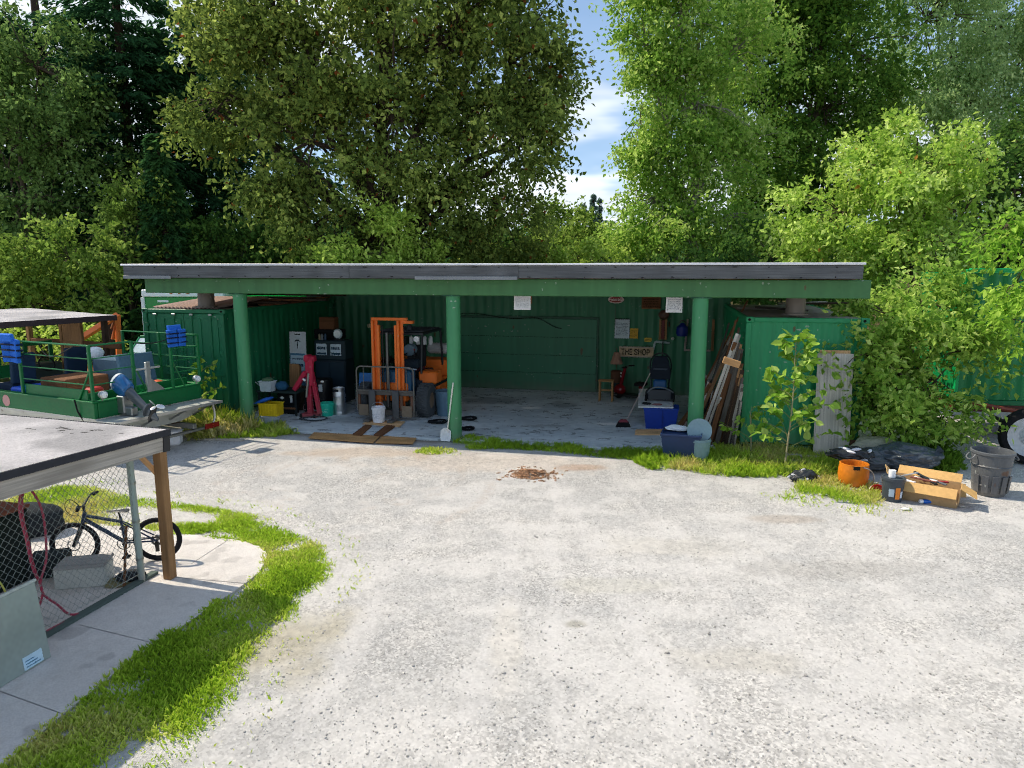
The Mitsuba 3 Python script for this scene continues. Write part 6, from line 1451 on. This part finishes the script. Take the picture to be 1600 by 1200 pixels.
# rubbish bin
tc = thing('rubbish_bin', 'battered grey rubbish bin standing alone on the gravel at the right', 'bin', at(g(1544, 771), -.3))
part(tc, 'body', lathe([(0, .0), (.24, .0), (.255, .02), (.27, .1), (.30, .45), (.325, .74), (.345, .76), (.345, .80), (.325, .81), (.315, .78), (.29, .45), (.24, .05), (0, .04)], 40), 'worn:#565a5e')
for a in (.2, math.pi + .2):
    part(tc, 'handle', X(tube(spline([(.34, -.09, .74), (.40, -.07, .66), (.40, .07, .66), (.34, .09, .74)], 14), .014, 6), tf(rz=a)), 'semi:#5e6266')
for z in (.2, .55): part(tc, 'rib', lathe([(.272 + .09 * (z - .1), z - .01), (.285 + .09 * (z - .1), z), (.272 + .09 * (z - .1), z + .015)], 40), 'worn:#565a5e')
for a in np.arange(5) * .5 - 2.6: part(tc, 'panel', X(bx(.27, .285, -.05, .05, .1, .42, .006), tf(rz=a) @ tf(ry=.09)), 'worn:#50545a')

# the green trailer behind the leaves
gx = thing('box_trailer', 'tall bright green trailer with a grey wheel mostly hidden by leaves at the right edge', 'trailer', tf(dd(1492, 600, 16.0) * [1, 1, 0], -.10))
part(gx, 'box', prism(corrugated(.08, 5.92, .03, 1) + [(5.92, 2.3), (.08, 2.3)], 2.95, .98), 'worn:#0d7843')
for x in (0, 5.94): part(gx, 'corner_post', bx(x, x + .078, -.01, .10, .95, 4.0, .012), 'worn:#12a35c')
part(gx, 'top_rail', bx(.08, 5.93, -.012, .08, 3.94, 4.03, .012), 'worn:#12a35c')
part(gx, 'bottom_rail', bx(.08, 5.93, -.012, .08, .86, .97, .012), 'worn:#0c6a40')
part(gx, 'chassis', bx(.2, 5.8, .4, 1.9, .62, .85, .02), 'worn:#5a2c24')
part(gx, 'drawbar', cyl((.2, -.35, .98), (1.6, -.28, .72), .05, 8), 'worn:#7a3a2c', label='rusty red drawbar')
_q = np.linalg.inv(TS[gx]) @ np.r_[g(1608, 726), 1]
WHT = tf((_q[0], _q[1], .60), math.radians(58), ry=math.pi / 2) @ np.diag([1.13, 1.13, 1.1, 1])
gw = part(gx, 'wheel', X(lathe([(.37, -.12), (.46, -.13), (.52, -.09), (.53, 0), (.52, .09), (.46, .13), (.37, .12)], 36, ring=True), WHT), 'matte:#1a1c1f')
part(gw, 'rim', X(lathe([(0, -.10), (.1, -.12), (.2, -.06), (.33, -.10), (.375, -.125), (.375, .12), (.33, .1), (.2, .06), (.1, .12), (0, .10)], 28), WHT), 'semi:#aeb2b6')
part(gx, 'axle', cyl(tuple(WHT[:3, 3]), tuple(WHT[:3, 3] + [.3, 2.0, 0]), .06, 8), 'worn:#3a3a3a')
solo('trailer_jack', cat(cyl((0, 0, 0), (0, 0, .3), .09, 12), lathe([(0, 0), (.16, 0), (.12, .06), (0, .06)], 16)), 'matte:#23262a', 'small black jack on the ground beside the trailer wheel', 'jack', tf(g(1578, 716)))


# ------------------------------------------------------------------ young trees whose leaves can be counted
def sapling(label, x, y, top_y, seed, twigs, leafL, per, cols, lean=0.0):
    r = np.random.default_rng(seed)
    b = g(x, y); s = scale_at(b); H = (y - top_y) / s * 1.02
    t = thing('sapling', label, 'young tree', tf(b))
    tip = np.array([lean, .05, H])
    path = np.array([tip * q + np.array([.05 * math.sin(q * 5 + seed), .03 * math.cos(q * 4), 0]) * q for q in np.linspace(0, 1, 10)])
    part(t, 'stem', tube(path, np.linspace(.022, .005, 10), 7), 'matte:#8a8468')
    cc = [rgb(c) for c in cols]
    for i in range(twigs):
        q = .14 + .86 * (i + .5) / twigs; p = tip * q; a = r.random() * 6.28
        L = (.85 * (1.05 - q) + .18) * (.7 + .5 * r.random())
        e = p + np.array([math.cos(a) * L, math.sin(a) * L * .8, L * (.25 + .3 * r.random())])
        m = (p + e) / 2 + [0, 0, .06]
        tw = part(t, 'twig', tube(spline([p, m, e], 8), np.linspace(.008, .003, 8), 5), 'matte:#7a7a50')
        for k in range(per):
            f_ = .35 + .65 * (k + .6 * r.random()) / per
            o = p * (1 - f_) ** 2 + 2 * m * f_ * (1 - f_) + e * f_ * f_
            ax = (e - p) * .5 / max(L, .1) + r.normal(size=3) * .7; ax[2] -= .35
            nr = r.normal(size=3) * .6 + [0, -.2, .9]
            v, fa, kk = leaf_mesh(o[None], ax[None], nr[None], leafL * (.7 + .6 * r.random()), .78, .10, True)
            c = np.array(cc[r.integers(len(cc))]) * (.85 + .3 * r.random())
            part(tw, 'leaf', trimesh.Trimesh(v, fa, process=False), 'leaf', color=np.tile(c, (kk, 1)))
    return t


LF = ['#86b040', '#a4c858', '#bcd874', '#74a03c']
sapling('young broad leaved tree before the ribbed container, left of the grey board', 1226, 733, 528, 201, 33, .18, 9, LF, .12)
sapling('small thin young tree between the lumber pile and the taller young tree', 1172, 715, 636, 202, 6, .13, 6, LF)
sapling('young leafy shoot growing up before the container doors behind the boat stern', 318, 672, 565, 203, 12, .16, 7, ['#7fa23c', '#a3bf58', '#5f8a34'])
sapling('yellow green shoot behind the far stern rail of the boat', 262, 632, 560, 204, 9, .15, 6, ['#8fb040', '#b0c860', '#6f9a38'])

for i, (x, y, c_, lb) in enumerate(((1415, 797, '#d8d6d0', 'small pale paper scrap on the gravel left of the blue can'), (1352, 781, '#c8b89a', 'tan paper scrap in the grass below the orange tub'), (1500, 792, '#b8b4ac', 'grey paper scrap on the gravel left of the rubbish bin'), (1286, 774, '#e0e0de', 'white scrap on the gravel left of the orange tub'))):
    solo('paper_scrap', lump(.07, .045, .02, (0, 0, .02), .35, 3, i + 60, 2), 'matte:' + c_, lb, 'scrap', tf(g(x, y), i * 1.1))
